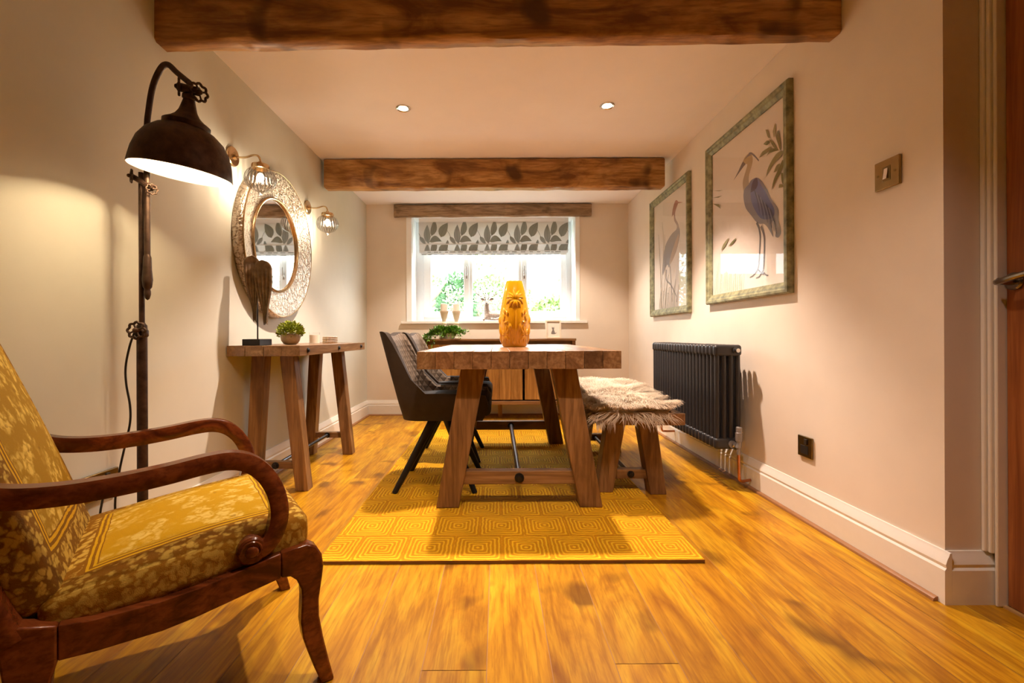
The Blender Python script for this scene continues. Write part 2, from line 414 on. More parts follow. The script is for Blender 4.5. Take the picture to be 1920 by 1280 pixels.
def mk_brocade(name, base, light, dark, border, hx, hy, side=False):
    """woven floral fabric: a bouquet field inside a double border, small leaves outside it"""
    t = NT(name); pq0 = t.coord('pq')
    nzv = t.n('TexNoise'); t.set(nzv.inputs['Vector'], pq0); nzv.inputs['Scale'].default_value = 55; nzv.inputs['Detail'].default_value = 2
    sb = t.n('VectorMath', operation='SUBTRACT'); t.set(sb.inputs[0], nzv.outputs[1]); sb.inputs[1].default_value = (0.5, 0.5, 0.5)
    scl = t.n('VectorMath', operation='SCALE'); t.set(scl.inputs[0], sb.outputs[0]); scl.inputs[3].default_value = 0.030
    ad = t.n('VectorMath', operation='ADD'); t.set(ad.inputs[0], pq0); t.set(ad.inputs[1], scl.outputs[0]); pq = ad.outputs[0]
    s = t.n('SeparateXYZ'); t.set(s.inputs[0], pq0)
    ax = t.math('DIVIDE', t.math('ABSOLUTE', s.outputs[0]), hx); ay = t.math('DIVIDE', t.math('ABSOLUTE', s.outputs[1]), hy)
    warp = t.math('MULTIPLY', t.math('SUBTRACT', t.noise(pq, 12, 2), 0.5), 0.05)
    e = t.math('ADD', t.math('MAXIMUM', ax, ay), warp)
    # flowers: voronoi cells with petal modulation
    vo = t.n('TexVoronoi'); t.set(vo.inputs['Vector'], pq); vo.inputs['Scale'].default_value = 24; vo.inputs['Randomness'].default_value = 0.9
    ve = t.n('TexVoronoi'); t.set(ve.inputs['Vector'], pq); ve.inputs['Scale'].default_value = 62
    big = t.noise(pq, 9, 2)
    petals = t.math('MULTIPLY', t.rng(vo.outputs['Distance'], 0.62, 0.45), t.rng(ve.outputs['Distance'], 0.75, 0.35))
    fl = t.math('MULTIPLY', petals, t.rng(big, 0.36, 0.48))
    fld = t.mix(t.math('MULTIPLY', fl, 0.85), base, light)
    fld = t.mix(t.rng(vo.outputs['Distance'], 0.16, 0.1, 0.0, 0.5), fld, dark)
    vl = t.n('TexVoronoi'); t.set(vl.inputs['Vector'], pq); vl.inputs['Scale'].default_value = 55
    brd = t.mix(t.rng(vl.outputs['Distance'], 0.35, 0.6), tuple(lerp(a, b, 0.55) for a, b in zip(base, light)), dark)
    line = t.math('LESS_THAN', t.math('ABSOLUTE', t.math('SUBTRACT', t.math('FRACT', t.math('MULTIPLY', e, 22)), 0.5)), 0.26)
    c = t.mix(t.math('GREATER_THAN', e, 0.66), fld, t.mix(line, border, dark))
    c = t.mix(t.math('GREATER_THAN', e, 0.76), c, brd)
    if side: c = t.mix(t.math('GREATER_THAN', e, 0.985), c, t.mix(0.5, brd, dark))  # cushion sides darkened in the colour, standing in for their shade
    wv = t.noise(pq, 500, 1)
    h = t.math('ADD', t.math('MULTIPLY', fl, 0.6), wv)
    return t.principled(c, 0.75, 0, t.bump(h, 0.35, 0.003), Specular_IOR_Level=0.15)
m_seat = mk_brocade('gold_brocade_seat', (0.60, 0.345, 0.006), (0.84, 0.63, 0.16), (0.30, 0.13, 0.005), (0.74, 0.45, 0.010), 0.235, 0.245, True)
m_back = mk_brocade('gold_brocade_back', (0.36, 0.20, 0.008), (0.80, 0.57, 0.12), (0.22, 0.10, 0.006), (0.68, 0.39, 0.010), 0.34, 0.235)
m_ochre = plain('ochre_glaze', (0.60, 0.285, 0.006), 0.1, var=0.08, scale=9, Coat_Weight=0.8, Coat_Roughness=0.04)
def mk_blind(name, base, tl):
    t = NT(name); c = t.mix(1.0, base, t.tint(), 'MULTIPLY')
    d = t.n('BsdfDiffuse'); t.set(d.inputs[0], c); tr = t.n('BsdfTranslucent'); t.set(tr.inputs[0], c)
    mx = t.n('MixShader'); mx.inputs[0].default_value = tl
    t.t.links.new(d.outputs[0], mx.inputs[1]); t.t.links.new(tr.outputs[0], mx.inputs[2]); t.t.links.new(mx.outputs[0], t.out.inputs[0]); return t.m
m_blind = mk_blind('blind_linen', (0.83, 0.84, 0.84), 0.26)

# ------------------------------------------------------------------ room shell
XL, XR, YB, ZC, XD, YC = -1.365, 1.39, 4.784, 2.212, 1.53, 1.413
YF = -1.9
random.seed(4)
b = MB()
x0 = -0.028 - 0.162 * 10
for k in range(21):
    xa, xb = x0 + k * 0.162, x0 + (k + 1) * 0.162
    if k == 9: ys = [1.129 - 2.6, 1.129 - 1.3, 1.129, 2.43, 3.73]
    elif k == 12: ys = [1.149 - 2.6, 1.149 - 1.3, 1.149, 2.45, 3.75]
    else:
        st = random.uniform(0.0, 1.3); ys = [st - 2.6, st - 1.3, st + 1.75 if 0.5 < st < 1.2 else st, st + 2.3, st + 3.6]
    ys = [YF - 0.1] + [y for y in sorted(ys) if YF + 0.1 < y < 4.7] + [4.95]
    for ya, yb in zip(ys, ys[1:]):
        g = random.uniform(0.86, 1.1); w = random.uniform(-0.03, 0.03)
        b.col = (g, g * (1 + w), g * (1 + 1.5 * w)); q = 0.0011
        b.poly([(xa + q, ya + q, 0), (xb - q, ya + q, 0), (xb - q, yb - q, 0), (xa + q, yb - q, 0)])
    b.col = (1, 1, 1)
b.mi = 1
b.box(x0, x0 + 21 * 0.162, YF - 0.1, 4.95, -0.05, -0.0012)
m_seam = plain('floor_seam', (0.40, 0.20, 0.075), 0.6)
struct(b.build('floor', [m_floor, m_seam], org=(0, 0, 0), recalc=False))
b = MB(); b.box(-1.6, 1.75, YF - 0.1, YB + 0.45, ZC, ZC + 0.1); struct(b.build('ceiling', m_ceil))
b = MB(); b.box(XL - 0.12, XL, YF - 0.1, YB + 0.45, -0.02, ZC + 0.02); struct(b.build('wall_left', m_wall_left))
b = MB(); b.box(XR, XR + 0.3, YC, YB + 0.45, -0.02, ZC + 0.02); struct(b.build('wall_right', m_wall))
b = MB(); b.box(XD + 0.06, XD + 0.16, YF - 0.1, YC, -0.02, ZC + 0.02); b.box(XD, XD + 0.06, YF - 0.1, 0.5, -0.02, ZC + 0.02); b.box(XD, XD + 0.06, 0.5, YC, 2.06, ZC + 0.02)
struct(b.build('wall_entrance', m_wall))
b = MB(); b.box(XL - 0.1, XD + 0.1, YF - 0.1, YF, -0.02, ZC + 0.02); struct(b.build('wall_front', plain('low_bounce_dark_wall', (0.16, 0.11, 0.07), 0.8)))  # unseen wall behind the camera, coloured dark to cut bounce light
# back wall with the window opening
WX0, WX1, WZ0, WZ1 = -0.892, 0.836, 0.985, 2.10
b = MB()
for (xa, xb, za, zb) in ((XL - 0.05, WX0, -0.02, ZC), (WX1, XR + 0.05, -0.02, ZC), (WX0, WX1, -0.02, WZ0 - 0.03), (WX0, WX1, WZ1, ZC)):
    b.box(xa, xb, YB, YB + 0.42, za, zb)
struct(b.build('wall_back', m_wall))
b = MB()   # white lining of the recess and its casing
b.box(WX0 - 0.05, WX0 - 0.001, YB - 0.012, YB, WZ0, WZ1); b.box(WX1 + 0.001, WX1 + 0.04, YB - 0.012, YB, WZ0, WZ1)
b.box(WX0 - 0.001, WX0 + 0.004, YB - 0.012, YB + 0.30, WZ0, WZ1); b.box(WX1 - 0.004, WX1 + 0.001, YB - 0.012, YB + 0.30, WZ0, WZ1)
b.box(WX0 + 0.004, WX1 - 0.004, YB - 0.012, YB + 0.30, WZ1 - 0.004, WZ1 + 0.001)
struct(b.build('trim_1', m_upvc))
b = MB(); b.box(WX0 - 0.105, WX1 + 0.115, YB - 0.035, YB + 0.32, WZ0 - 0.028, WZ0)
struct(b.build('trim_2', m_white, bev=0.004))

# window_1
W = bpy.data.objects.new('window_1', None); C.objects.link(W); W.location = (-0.03, 5.11, WZ0); ORG['window_1'] = Vector(W.location); W['kind'] = 'structure'
FY0, FY1 = 5.075, 5.14
b = MB()
b.box(WX0, WX0 + 0.09, FY0, FY1, WZ0, WZ1); b.box(WX1 - 0.06, WX1, FY0, FY1, WZ0, WZ1)
b.box(WX0 + 0.09, WX1 - 0.06, FY0, FY1, WZ0, 1.045); b.box(WX0 + 0.09, WX1 - 0.06, FY0, FY1, 2.03, WZ1)
b.box(-0.335, -0.265, FY0, FY1, 1.045, 2.03); b.box(0.245, 0.315, FY0, FY1, 1.045, 2.03)
b.build('window_frame', m_upvc, W, bev=0.006)
for xa, xb in ((WX0 + 0.085, -0.30), (0.28, WX1 - 0.055)):
    b = MB()
    la, lb = (0.082, 0.062) if xa < 0 else (0.062, 0.064)
    b.box(xa, xa + la, FY0 - 0.02, FY1 - 0.01, 1.035, 2.04); b.box(xb - lb, xb, FY0 - 0.02, FY1 - 0.01, 1.035, 2.04)
    b.box(xa + la, xb - lb, FY0 - 0.02, FY1 - 0.01, 1.035, 1.10); b.box(xa + la, xb - lb, FY0 - 0.02, FY1 - 0.01, 1.97, 2.04)
    sash = b.build('sash', m_upvc, W, bev=0.006)
    b = MB(); hx = xb - 0.03 if xa < 0 else xa + 0.03
    b.box(hx - 0.01, hx + 0.01, FY0 - 0.032, FY0 - 0.02, 1.46, 1.54); b.box(hx - 0.008, hx + 0.008, FY0 - 0.05, FY0 - 0.03, 1.49, 1.51)
    b.box(hx - 0.007, hx + 0.007, FY0 - 0.055, FY0 - 0.042, 1.50, 1.60)
    b.build('window_handle', m_chrome, sash, bev=0.003)
b = MB(); b.box(WX0 + 0.05, WX1 - 0.03, 5.105, 5.109, 1.03, 2.05); b.build('window_pane', m_glass, W)

# skirting boards
def skirt_profile():  # (distance from wall, height)
    return [(0, 0), (0.022, 0), (0.022, 0.105), (0.017, 0.112), (0.019, 0.122), (0.014, 0.138), (0.008, 0.150), (0.006, 0.158), (0, 0.158)]
def skirt(name, fn, w0, w1):
    b = MB(); b.prism(skirt_profile(), fn, w0, w1); return struct(b.build(name, m_white, ang=20))
skirt('baseboard_left', lambda u, v, w: (XL + u, w, v), YF, YB)
skirt('baseboard_right', lambda u, v, w: (XR - u, w, v), YC - 0.022, YB)
skirt('baseboard_back', lambda u, v, w: (w, YB - u, v), XL, XR)
skirt('baseboard_return', lambda u, v, w: (w, YC - u, v), XR + 0.0003, XD)
bead = [(0.022, 0), (0.038, 0), (0.036, 0.008), (0.030, 0.013), (0.022, 0.014)]
for nm, fn, w0, w1 in (('trim_3', lambda u, v, w: (XR - u, w, v), YC, YB - 0.02), ('trim_4', lambda u, v, w: (w, YB - u, v), XL + 0.02, XR - 0.02), ('trim_5', lambda u, v, w: (XL + u, w, v), YF, YB - 0.02)):
    b = MB(); b.prism(bead, fn, w0, w1); struct(b.build(nm, m_bead))

# door_1 with its architrave
b = MB()
b.box(XD - 0.030, XD + 0.02, YC - 0.014, YC - 0.0005, 0.158, 2.12); b.box(XD - 0.024, XD + 0.02, YC - 0.026, YC - 0.014, 0.158, 2.12)
b.box(XD - 0.016, XD + 0.02, YC - 0.036, YC - 0.026, 0.0, 2.12)
struct(b.build('trim_6', m_white, bev=0.004))
b = MB(); b.box(XD + 0.0, XD + 0.05, 0.5, YC - 0.036, -0.001, 0.006); struct(b.build('trim_7', plain('threshold_oak', (0.5, 0.3, 0.12), 0.4)))
D = bpy.data.objects.new('door_1', None); C.objects.link(D); D.location = (XD + 0.03, 0.95, 0); ORG['door_1'] = Vector(D.location); D['kind'] = 'structure'
b = MB(); b.box(XD + 0.012, XD + 0.052, 0.505, YC - 0.038, 0.007, 2.055); b.build('door_leaf', m_door, D, bev=0.002)
b = MB()
b.lathe([(0, 0), (0.026, 0), (0.026, 0.006), (0.022, 0.010), (0.012, 0.011), (0.010, 0.05), (0, 0.05)], axis_m((XD + 0.012, 1.352, 0.985), (-1, 0, 0)), 24)
b.tube(cr([(XD - 0.035, 1.358, 0.983), (XD - 0.045, 1.34, 0.984), (XD - 0.048, 1.31, 0.990), (XD - 0.048, 1.27, 0.998), (XD - 0.050, 1.235, 1.000)], 5), 0.0095, 10)
b.build('door_handle', m_handle, D)

# ------------------------------------------------------------------ beams
def beam(name, label, x0, x1, y0, y1, z0, z1, mat, tilt=0.0, amp=0.006, seed=0, ch=0.012, nseg=60):
    b = MB(); rings = []
    for i in range(nseg + 1):
        t = i / nseg; x = lerp(x0, x1, t); dz = tilt * (t - 0.5)
        sec = [(y0 + ch, z0), (y1 - ch, z0), (y1, z0 + ch), (y1, z1 - ch), (y1 - ch, z1), (y0 + ch, z1), (y0, z1 - ch), (y0, z0 + ch)]
        ring = []
        for k, (y, z) in enumerate(sec):
            nz = noise.noise_vector(Vector((x * 5 + seed, k * 3.1, 0))) * amp + noise.noise_vector(Vector((x * 19 + seed, k * 1.7, 5))) * amp * 0.5
            ring.append(b.vt((x, y + nz.y, min(z + nz.z + dz, z1))))
        rings.append(ring)
    for a, c in zip(rings, rings[1:]):
        for k in range(8): b.face((a[k], a[(k + 1) % 8], c[(k + 1) % 8], c[k]))
    b.face(rings[0]); b.face(rings[-1])
    return tag(b.build(name, mat, ang=50), label, 'beam', None, 'thing')
beam('ceiling_beam', 'large rustic ceiling beam nearest the camera, cut by the top of the photo', XL, XR - 0.002, 1.822, 1.905, 2.028, ZC, m_beam, 0.028, seed=3)
beam('ceiling_beam', 'rustic brown ceiling beam crossing the room in front of the window bay', -1.335, 1.312, 3.53, 3.635, 1.985, ZC - 0.003, m_beam, 0.0, seed=11)
beam('window_lintel', 'short weathered timber lintel fixed on the wall above the window', -1.066, 0.998, YB - 0.045, YB, 2.075, 2.205, m_lintel, 0.008, seed=23)

# ------------------------------------------------------------------ downlights
for i, (x, y) in enumerate(DL):
    t = thing('ceiling_downlight', ('lit recessed ceiling downlight on the left, over the console table side', 'lit recessed ceiling downlight on the right, over the pictures side')[i], 'downlight', (x, y, ZC), 'recessed downlights in the ceiling')
    b = MB(); b.lathe([(0.030, 0.003), (0.030, -0.003), (0.041, -0.006), (0.044, -0.003), (0.044, 0.0)], Matrix.Translation((x, y, ZC)), 28); b.build('trim_ring', m_chrome, t)
    b = MB(); b.lathe([(0, -0.002), (0.030, -0.002)], Matrix.Translation((x, y, ZC)), 24); b.build('lens', m_led, t)

# ------------------------------------------------------------------ rug
b = MB(); RX0, RX1, RY0, RY1 = -0.655, 0.755, 1.655, 3.98
nx, ny = 40, 60
def rugp(i, j):
    x, y = lerp(RX0, RX1, i / nx), lerp(RY0, RY1, j / ny)
    return (x + 0.003 * noise.noise(Vector((y * 4, i, 0))) - (0.02 if False else 0), y + 0.004 * noise.noise(Vector((x * 4, j, 3))), 0.0125)
b.grid(nx + 1, ny + 1, rugp, qfn=lambda i, j: (lerp(RX0, RX1, i / nx) + 0.447 + 0.093 + 1.86, lerp(RY0, RY1, j / ny) - RY0, 0))
edge = [(i, 0) for i in range(nx)] + [(nx, j) for j in range(ny)] + [(nx - i, ny) for i in range(nx)] + [(0, ny - j) for j in range(ny)]
b.mi = 1
top = [b.vt(rugp(i, j)) for i, j in edge]; mid = []
bot = []
for (i, j) in edge:
    p = Vector(rugp(i, j)); bot.append(b.vt((p.x, p.y, 0.001)))
for k in range(len(edge)):
    k2 = (k + 1) % len(edge); b.face((top[k], top[k2], bot[k2], bot[k]))
m_rugedge = plain('rug_edge', (0.20, 0.085, 0.012), 0.9)
tag(b.build('area_rug', [m_rug, m_rugedge], org=(0.05, 2.8, 0)), 'ochre yellow rug carved with concentric squares under the dining table', 'rug')
RZ = 0.0128

# ------------------------------------------------------------------ trestle furniture (table, console, bench share the construction)
def leg_prism(b, xb, xt, w, y0, y1, zb, zt, wt=None):
    wt = wt or w
    b.hexa([(xb, y0, zb), (xb + w, y0, zb), (xb + w, y1, zb), (xb, y1, zb)], [(xt, y0, zt), (xt + wt, y0, zt), (xt + wt, y1, zt), (xt, y1, zt)])
def bolt(b, c, d, r):
    b.lathe([(0, 0), (r, 0), (r, r * 0.25), (r * 0.62, r * 0.3), (r * 0.58, r * 0.75), (0, r * 0.8)], axis_m(c, d), 12)
def plank_top(b, x0, x1, y0, y1, z0, z1, n, seed):
    rnd = random.Random(seed); g = 0.0008
    for k in range(n):
        v = rnd.uniform(0.9, 1.12) if not (n == 11 and k == 9) else 0.6; w = rnd.uniform(-0.05, 0.04); b.col = (v, v * (1 + w), v * (1 + 1.4 * w))
        xa, xb = lerp(x0, x1, k / n), lerp(x0, x1, (k + 1) / n)
        b.box(xa + g, xb - g, y0 + rnd.uniform(0, 0.003), y1, z0 + rnd.uniform(0, 0.002), z1 - rnd.uniform(0, 0.0015))
    b.col = (1, 1, 1)

T = thing('dining_table', 'chunky reclaimed wood dining table with A-frame legs on the ochre rug', 'table', (0.106, 2.84, RZ))
b = MB(); plank_top(b, -0.362, 0.565, 2.055, 3.62, 0.677, 0.760, 11, 5); b.build('tabletop', m_table_y, T, bev=0.0015)
for y0 in (2.158, 3.42):
    for xb, xt in ((-0.291, -0.170), (0.393, 0.262)):
        b = MB(); v = random.uniform(0.9, 1.1); b.col = (v, v, v)
        leg_prism(b, xb, xt, 0.108, y0, y0 + 0.09, RZ, 0.677, 0.118); b.build('leg', m_table_z, T, bev=0.004)
    b = MB(); b.box(-0.19, 0.40, y0 + 0.02, y0 + 0.07, 0.118, 0.182)
    st = b.build('stretcher', m_table_x, T, bev=0.003)
    b = MB(); bolt(b, (0.106, y0 + 0.02, 0.150), (0, -1, 0), 0.023); b.build('bolt', m_black, st)
b = MB(); b.tube([(0.106, 2.225, 0.150), (0.106, 3.44, 0.150)], 0.0145, 14); b.build('stretcher_rod', m_steel, T)
# printed maker's stamp on the far right leg
b = MB()
for k, (dx, z, w) in enumerate(((0.047, 0.652, 0.020), (0.046, 0.625, 0.038), (0.046, 0.609, 0.042), (0.046, 0.602, 0.040), (0.046, 0.582, 0.046))):
    xx = 0.262 + (0.677 - z) * 0.197 + 0.02 + dx - 0.012
    if k == 0: b.box(xx - 0.012, xx + 0.012, 3.4188, 3.4196, z - 0.008, z + 0.008)
    else:
        n_ = 7
        for q in range(n_):
            xa = xx - w / 2 + w * q / n_; b.box(xa, xa + w / n_ * 0.7, 3.4188, 3.4196, z - 0.0022, z + 0.0022)
b.build('printed_stamp', plain('stamp_ink', (0.45, 0.38, 0.33), 0.7), T)

K = thing('console_table', 'narrow reclaimed wood console table against the left wall under the mirror', 'console table', (-1.175, 2.85, 0))
b = MB(); plank_top(b, -1.360, -0.991, 2.29, 3.42, 0.730, 0.785, 4, 9); b.build('tabletop', m_table_y, K, bev=0.0015)
for y0 in (2.44, 3.19):
    for xb, xt in ((-1.355, -1.315), (-1.083, -1.165)):
        b = MB(); v = random.uniform(0.9, 1.1); b.col = (v, v, v)
        leg_prism(b, xb, xt, 0.068, y0, y0 + 0.068, 0, 0.730, 0.075); b.build('leg', m_table_z, K, bev=0.003)
    b = MB(); b.box(-1.29, -1.08, y0 + 0.014, y0 + 0.052, 0.116, 0.154); st = b.build('stretcher', m_table_x, K, bev=0.002)
    b = MB(); bolt(b, (-1.195, y0 + 0.014, 0.135), (0, -1, 0), 0.019); b.build('bolt', m_black, st)
b = MB(); b.tube([(-1.195, 2.49, 0.135), (-1.195, 3.205, 0.135)], 0.011, 12); b.build('stretcher_rod', m_steel, K)
for y in (2.39, 2.86, 3.325):
    b = MB(); bolt(b, (-0.9918, y, 0.758), (1, 0, 0), 0.013); b.build('bolt', m_black, K)

BN = thing('dining_bench', 'low wooden bench under the sheepskin, along the right side of the table', 'bench', (0.715, 2.83, 0))
b = MB(); plank_top(b, 0.500, 0.938, 2.26, 3.42, 0.380, 0.440, 4, 13); b.build('bench_top', m_table_y, BN, bev=0.003)
for y0 in (2.364, 3.22):
    for xb, xt in ((0.518, 0.575), (0.797, 0.735)):
        b = MB(); leg_prism(b, xb, xt, 0.084, y0, y0 + 0.085, RZ if xb < 0.6 else 0.0, 0.380, 0.095); b.build('leg', m_table_z, BN, bev=0.003)
    b = MB(); b.box(0.585, 0.80, y0 + 0.02, y0 + 0.065, 0.078, 0.126); st = b.build('stretcher', m_table_x, BN, bev=0.002)
    b = MB(); bolt(b, (0.70, y0 + 0.02, 0.102), (0, -1, 0), 0.018); b.build('bolt', m_black, st)
b = MB(); b.tube([(0.70, 2.42, 0.102), (0.70, 3.245, 0.102)], 0.011, 12); b.build('stretcher_rod', m_steel, BN)

# ------------------------------------------------------------------ sheepskin
random.seed(21)
def skin_out(a):  # radial outline factor
    return 1.0 + 0.07 * noise.noise(Vector((math.cos(a) * 1.6, math.sin(a) * 1.6, 2.0))) + 0.035 * math.sin(5 * a)
def skin_pt(x, y):
    """drape a point of the flat skin over the bench; the left edge folds down its side"""
    z = 0.455 + 0.018 * noise.noise(Vector((x * 7, y * 5, 1)))
    z += 0.022 * smooth(2.6, 3.3, y)
    if x < 0.478:
        over = 0.478 - x; return Vector((0.486 - 0.012 * min(1, over / 0.05), y, z - 0.008 - over))
    if y < 2.245:
        over = 2.245 - y; return Vector((x, 2.240 - 0.012 * min(1, over / 0.05), z - 0.008 - over))
    return Vector((x, y, z))
b = MB(); NR, NA = 14, 64
def flat(rr, a):
    cx, cy = 0.69, 2.83
    ex, ey = 0.265, 0.642
    c, s = math.cos(a), math.sin(a)
    p = 2.8
    k = (abs(c) ** p + abs(s) ** p) ** (-1 / p) * skin_out(a)
    x, y = cx + ex * c * k * rr, cy + ey * s * k * rr
    x -= 0.24 * rr * math.exp(-((y - 2.33) / 0.14) ** 2) * smooth(0.3, -1.0, c)
    y += 0.02
    return x, y
def skp(i, j):
    x, y = flat(i / NR, 2 * PI * j / NA); return skin_pt(x, y)
I = b.grid(NR + 1, NA, skp, cv=True, colfn=lambda i, j: (0.45, 0.33, 0.22))
b.mi = 0
def strand(b, p, n, tang, L, w, c0, c1):
    d = (n * 0.75 + tang * 0.75).normalized(); side = d.cross(n + Vector((0.1, 0.2, 0.05))).normalized() * w
    q1 = p + d * L * 0.45; q2 = p + (d * 0.85 + tang * 0.25 + Vector((0, 0, -0.12))).normalized() * L * 0.8; q3 = q2 + (tang * 0.7 + Vector((0, 0, -0.35))) * L * 0.3
    cm = tuple(lerp(x, y, 0.5) for x, y in zip(c0, c1))
    ids = [b.vt(p - side, None, c0), b.vt(p + side, None, c0), b.vt(q1 - side * 0.9, None, cm), b.vt(q1 + side * 0.9, None, cm), b.vt(q2 - side * 0.6, None, c1), b.vt(q2 + side * 0.6, None, c1), b.vt(q3, None, c1)]
    b.face((ids[0], ids[1], ids[3], ids[2])); b.face((ids[2], ids[3], ids[5], ids[4])); b.face((ids[4], ids[5], ids[6]))
for k in range(17000):
    rr = math.sqrt(random.random()); a = random.uniform(0, 2 * PI)
    if k % 4 == 0: rr = random.uniform(0.82, 1.0)
    x, y = flat(rr, a); p = skin_pt(x, y); e = 0.004
    p1, p2 = skin_pt(x + e, y), skin_pt(x, y + e)
    n = (p1 - p).cross(p2 - p)
    n = n.normalized() if n.length > 1e-9 else Vector((0, 0, 1))
    if n.z < -0.2: n = -n
    out = Vector((math.cos(a) * 0.9, math.sin(a) * 0.9, 0)) * (0.15 + 0.85 * rr)
    cl = noise.noise_vector(Vector((x * 16, y * 16, 7)))
    tang = out + Vector((cl.x, cl.y, 0)) * 1.1 + Vector((random.gauss(0, .18), random.gauss(0, .18), 0))
    tang = tang - n * tang.dot(n)
    if p.z < 0.425: tang = tang * 0.4 + Vector((0, 0, -0.9))
    if tang.length > 1e-6: tang.normalize()
    g = 0.5 + 0.5 * noise.noise(Vector((x * 9, y * 9, 3))); g2 = random.uniform(0.85, 1.12)
    edge_ = smooth(0.80, 1.0, rr)
    tip = [lerp(c1, c2, max(0, min(1, 0.75 * smooth(0.55, 0.1, g) + 0.4 * edge_))) * g2 for c1, c2 in zip((0.96, 0.90, 0.78), (0.50, 0.36, 0.23))]
    root = (0.55, 0.42, 0.28)
    strand(b, p, n, tang, random.uniform(0.05, 0.085) * (0.85 if p.z < 0.425 else 1), random.uniform(0.0013, 0.0026), tuple(root), tuple(tip))
tag(b.build('sheepskin_throw', m_fur, org=(0.69, 2.85, 0.44), recalc=False), 'shaggy cream and brown sheepskin draped over the wooden bench', 'sheepskin')

# ------------------------------------------------------------------ dining chairs
def make_chair(cy, label):
    t = thing('dining_chair', label, 'chair', (-0.32, cy, RZ), 'grey quilted chairs on the left of the table')
    xf, xs, hw, cr_ = -0.045, -0.40, 0.232, 0.085
    # U path (plan at seat height), arc-length parametrised
    path = []
    for k in range(9): path.append((lerp(xf, xs, k / 8), -hw))
    for k in range(1, 8):
        a = PI / 2 * k / 8; path.append((xs - cr_ * math.sin(a), -hw + cr_ * (1 - math.cos(a))))
    for k in range(0, 9): path.append((xs - cr_ - 0.012 * (1 - abs(k / 4 - 1) ** 2), lerp(-hw + cr_, hw - cr_, k / 8)))
    path += [(x, -y) for x, y in path[:16]][::-1]
    P = [Vector((x, y, 0)) for x, y in path]; m = len(P)
    arc = [0]
    for k in range(1, m): arc.append(arc[-1] + (P[k] - P[k - 1]).length)
    half = arc[-1] / 2
    Nn = []
    for k in range(m):
        T_ = (P[min(k + 1, m - 1)] - P[max(k - 1, 0)]).normalized(); Nn.append(Vector((-T_.y, T_.x, 0)) * -1)   # outward
    for k in range(m):
        if Nn[k].dot(P[k] - Vector((-0.25, 0, 0))) < 0: Nn[k] = -Nn[k]
    def top(k):
        x, y = path[k]
        s_ = smooth(-0.375, -0.455, x)
        back = 0.838 + 0.016 * smooth(0.06, 0.20, abs(y))
        return lerp(0.525 + 0.01 * smooth(-0.05, -0.3, x), back, s_)
    def lean(k): return smooth(-0.30, -0.46, path[k][0])
    Z0 = 0.392
    def pos(k, z, off):
        h = (z - Z0)
        p = P[k] - Nn[k] * off
        p = Vector((p.x, p.y, z))
        p.x -= 0.27 * h * lean(k) + 0.05 * h * (1 - lean(k)) * 0
        if path[k][0] > -0.12: p.x -= 0.05 * smooth(0.0, 0.14, abs(z - 0.47)) * smooth(-0.12, -0.04, path[k][0])
        f = 1 - 0.16 * smooth(Z0 + 0.10, Z0, z) * (0.5)
        p.y *= f * (1 - 0.04 * smooth(0.6, 0.85, z))
        p.y += cy
        return p
    NV = 14
    def zz(k, j): return lerp(Z0, top(k), j / NV)
    b = MB()
    O = b.grid(m, NV + 1, lambda k, j: pos(k, zz(k, j), -0.012))
    I2 = b.grid(m, NV + 1, lambda k, j: pos(k, zz(k, j) - (0.0 if j < NV else 0.004), 0.020))
    for k in range(m - 1):
        b.face((O[k][NV], O[k + 1][NV], I2[k + 1][NV], I2[k][NV])); b.face((O[k][0], O[k + 1][0], I2[k + 1][0], I2[k][0]))
    for k in (0, m - 1):
        for j in range(NV): b.face((O[k][j], O[k][j + 1], I2[k][j + 1], I2[k][j]))
    # pan under the seat
    ring = [pos(k, Z0, -0.011) for k in range(m)]
    lo = [b.vt((p.x, p.y, Z0 + 0.001)) for p in ring]; hi = [b.vt((p.x, p.y, Z0 + 0.03)) for p in ring]
    b.face(lo); b.face(hi)
    for k in range(m): b.face((lo[k], lo[(k + 1) % m], hi[(k + 1) % m], hi[k]))
    b.build('shell', m_vel, t, ang=50)
    b = MB(); NV2 = 16
    def ppos(k, j):
        tt = j / NV2; z = lerp(0.46, top(k) - 0.006, tt)
        e = min(1, min(tt, 1 - tt) * 9, min(k, m - 1 - k) / 1.5)
        return pos(k, z, 0.021 + 0.016 * math.sqrt(max(0, e)) * (0.5 + 0.5 * lean(k)))
    b.grid(m, NV2 + 1, ppos, qfn=lambda k, j: (arc[k] - half, lerp(0.46, top(k), j / NV2), 0))
    b.build('quilted_lining', m_quilt, t, ang=80)
    b = MB()
    def sf(x, y, z):
        if z > 0: z += 0.018 * max(0, 1 - (x / 0.21) ** 2) * max(0, 1 - (y / 0.2) ** 2)
        return (-0.245 + x, cy + y * (1 - 0.06 * (x < -0.1)), 0.455 + z)
    b.roundbox(0.215, 0.205, 0.045, 0.03, sf, 8); b.build('seat_cushion', m_vel2, t)
    for (fx, fy, tx, ty) in ((-0.535, -0.20, -0.335, -0.105), (-0.116, -0.20, -0.275, -0.105), (-0.520, 0.20, -0.335, 0.105), (-0.105, 0.20, -0.275, 0.105)):
        b = MB(); b.tube([(fx, cy + fy, RZ), (lerp(fx, tx, .5), cy + lerp(fy, ty, .5), lerp(RZ, Z0, .5)), (tx, cy + ty, Z0 + 0.004)], [0.014, 0.019, 0.024], 14); b.build('leg', m_black, t)
    return t
ch1 = make_chair(2.565, 'grey quilted tub chair at the table, nearer the camera')
copy_tree(ch1, (0.0, 0.56, 0), 'grey quilted tub chair at the table, behind the nearer one, by the sideboard')

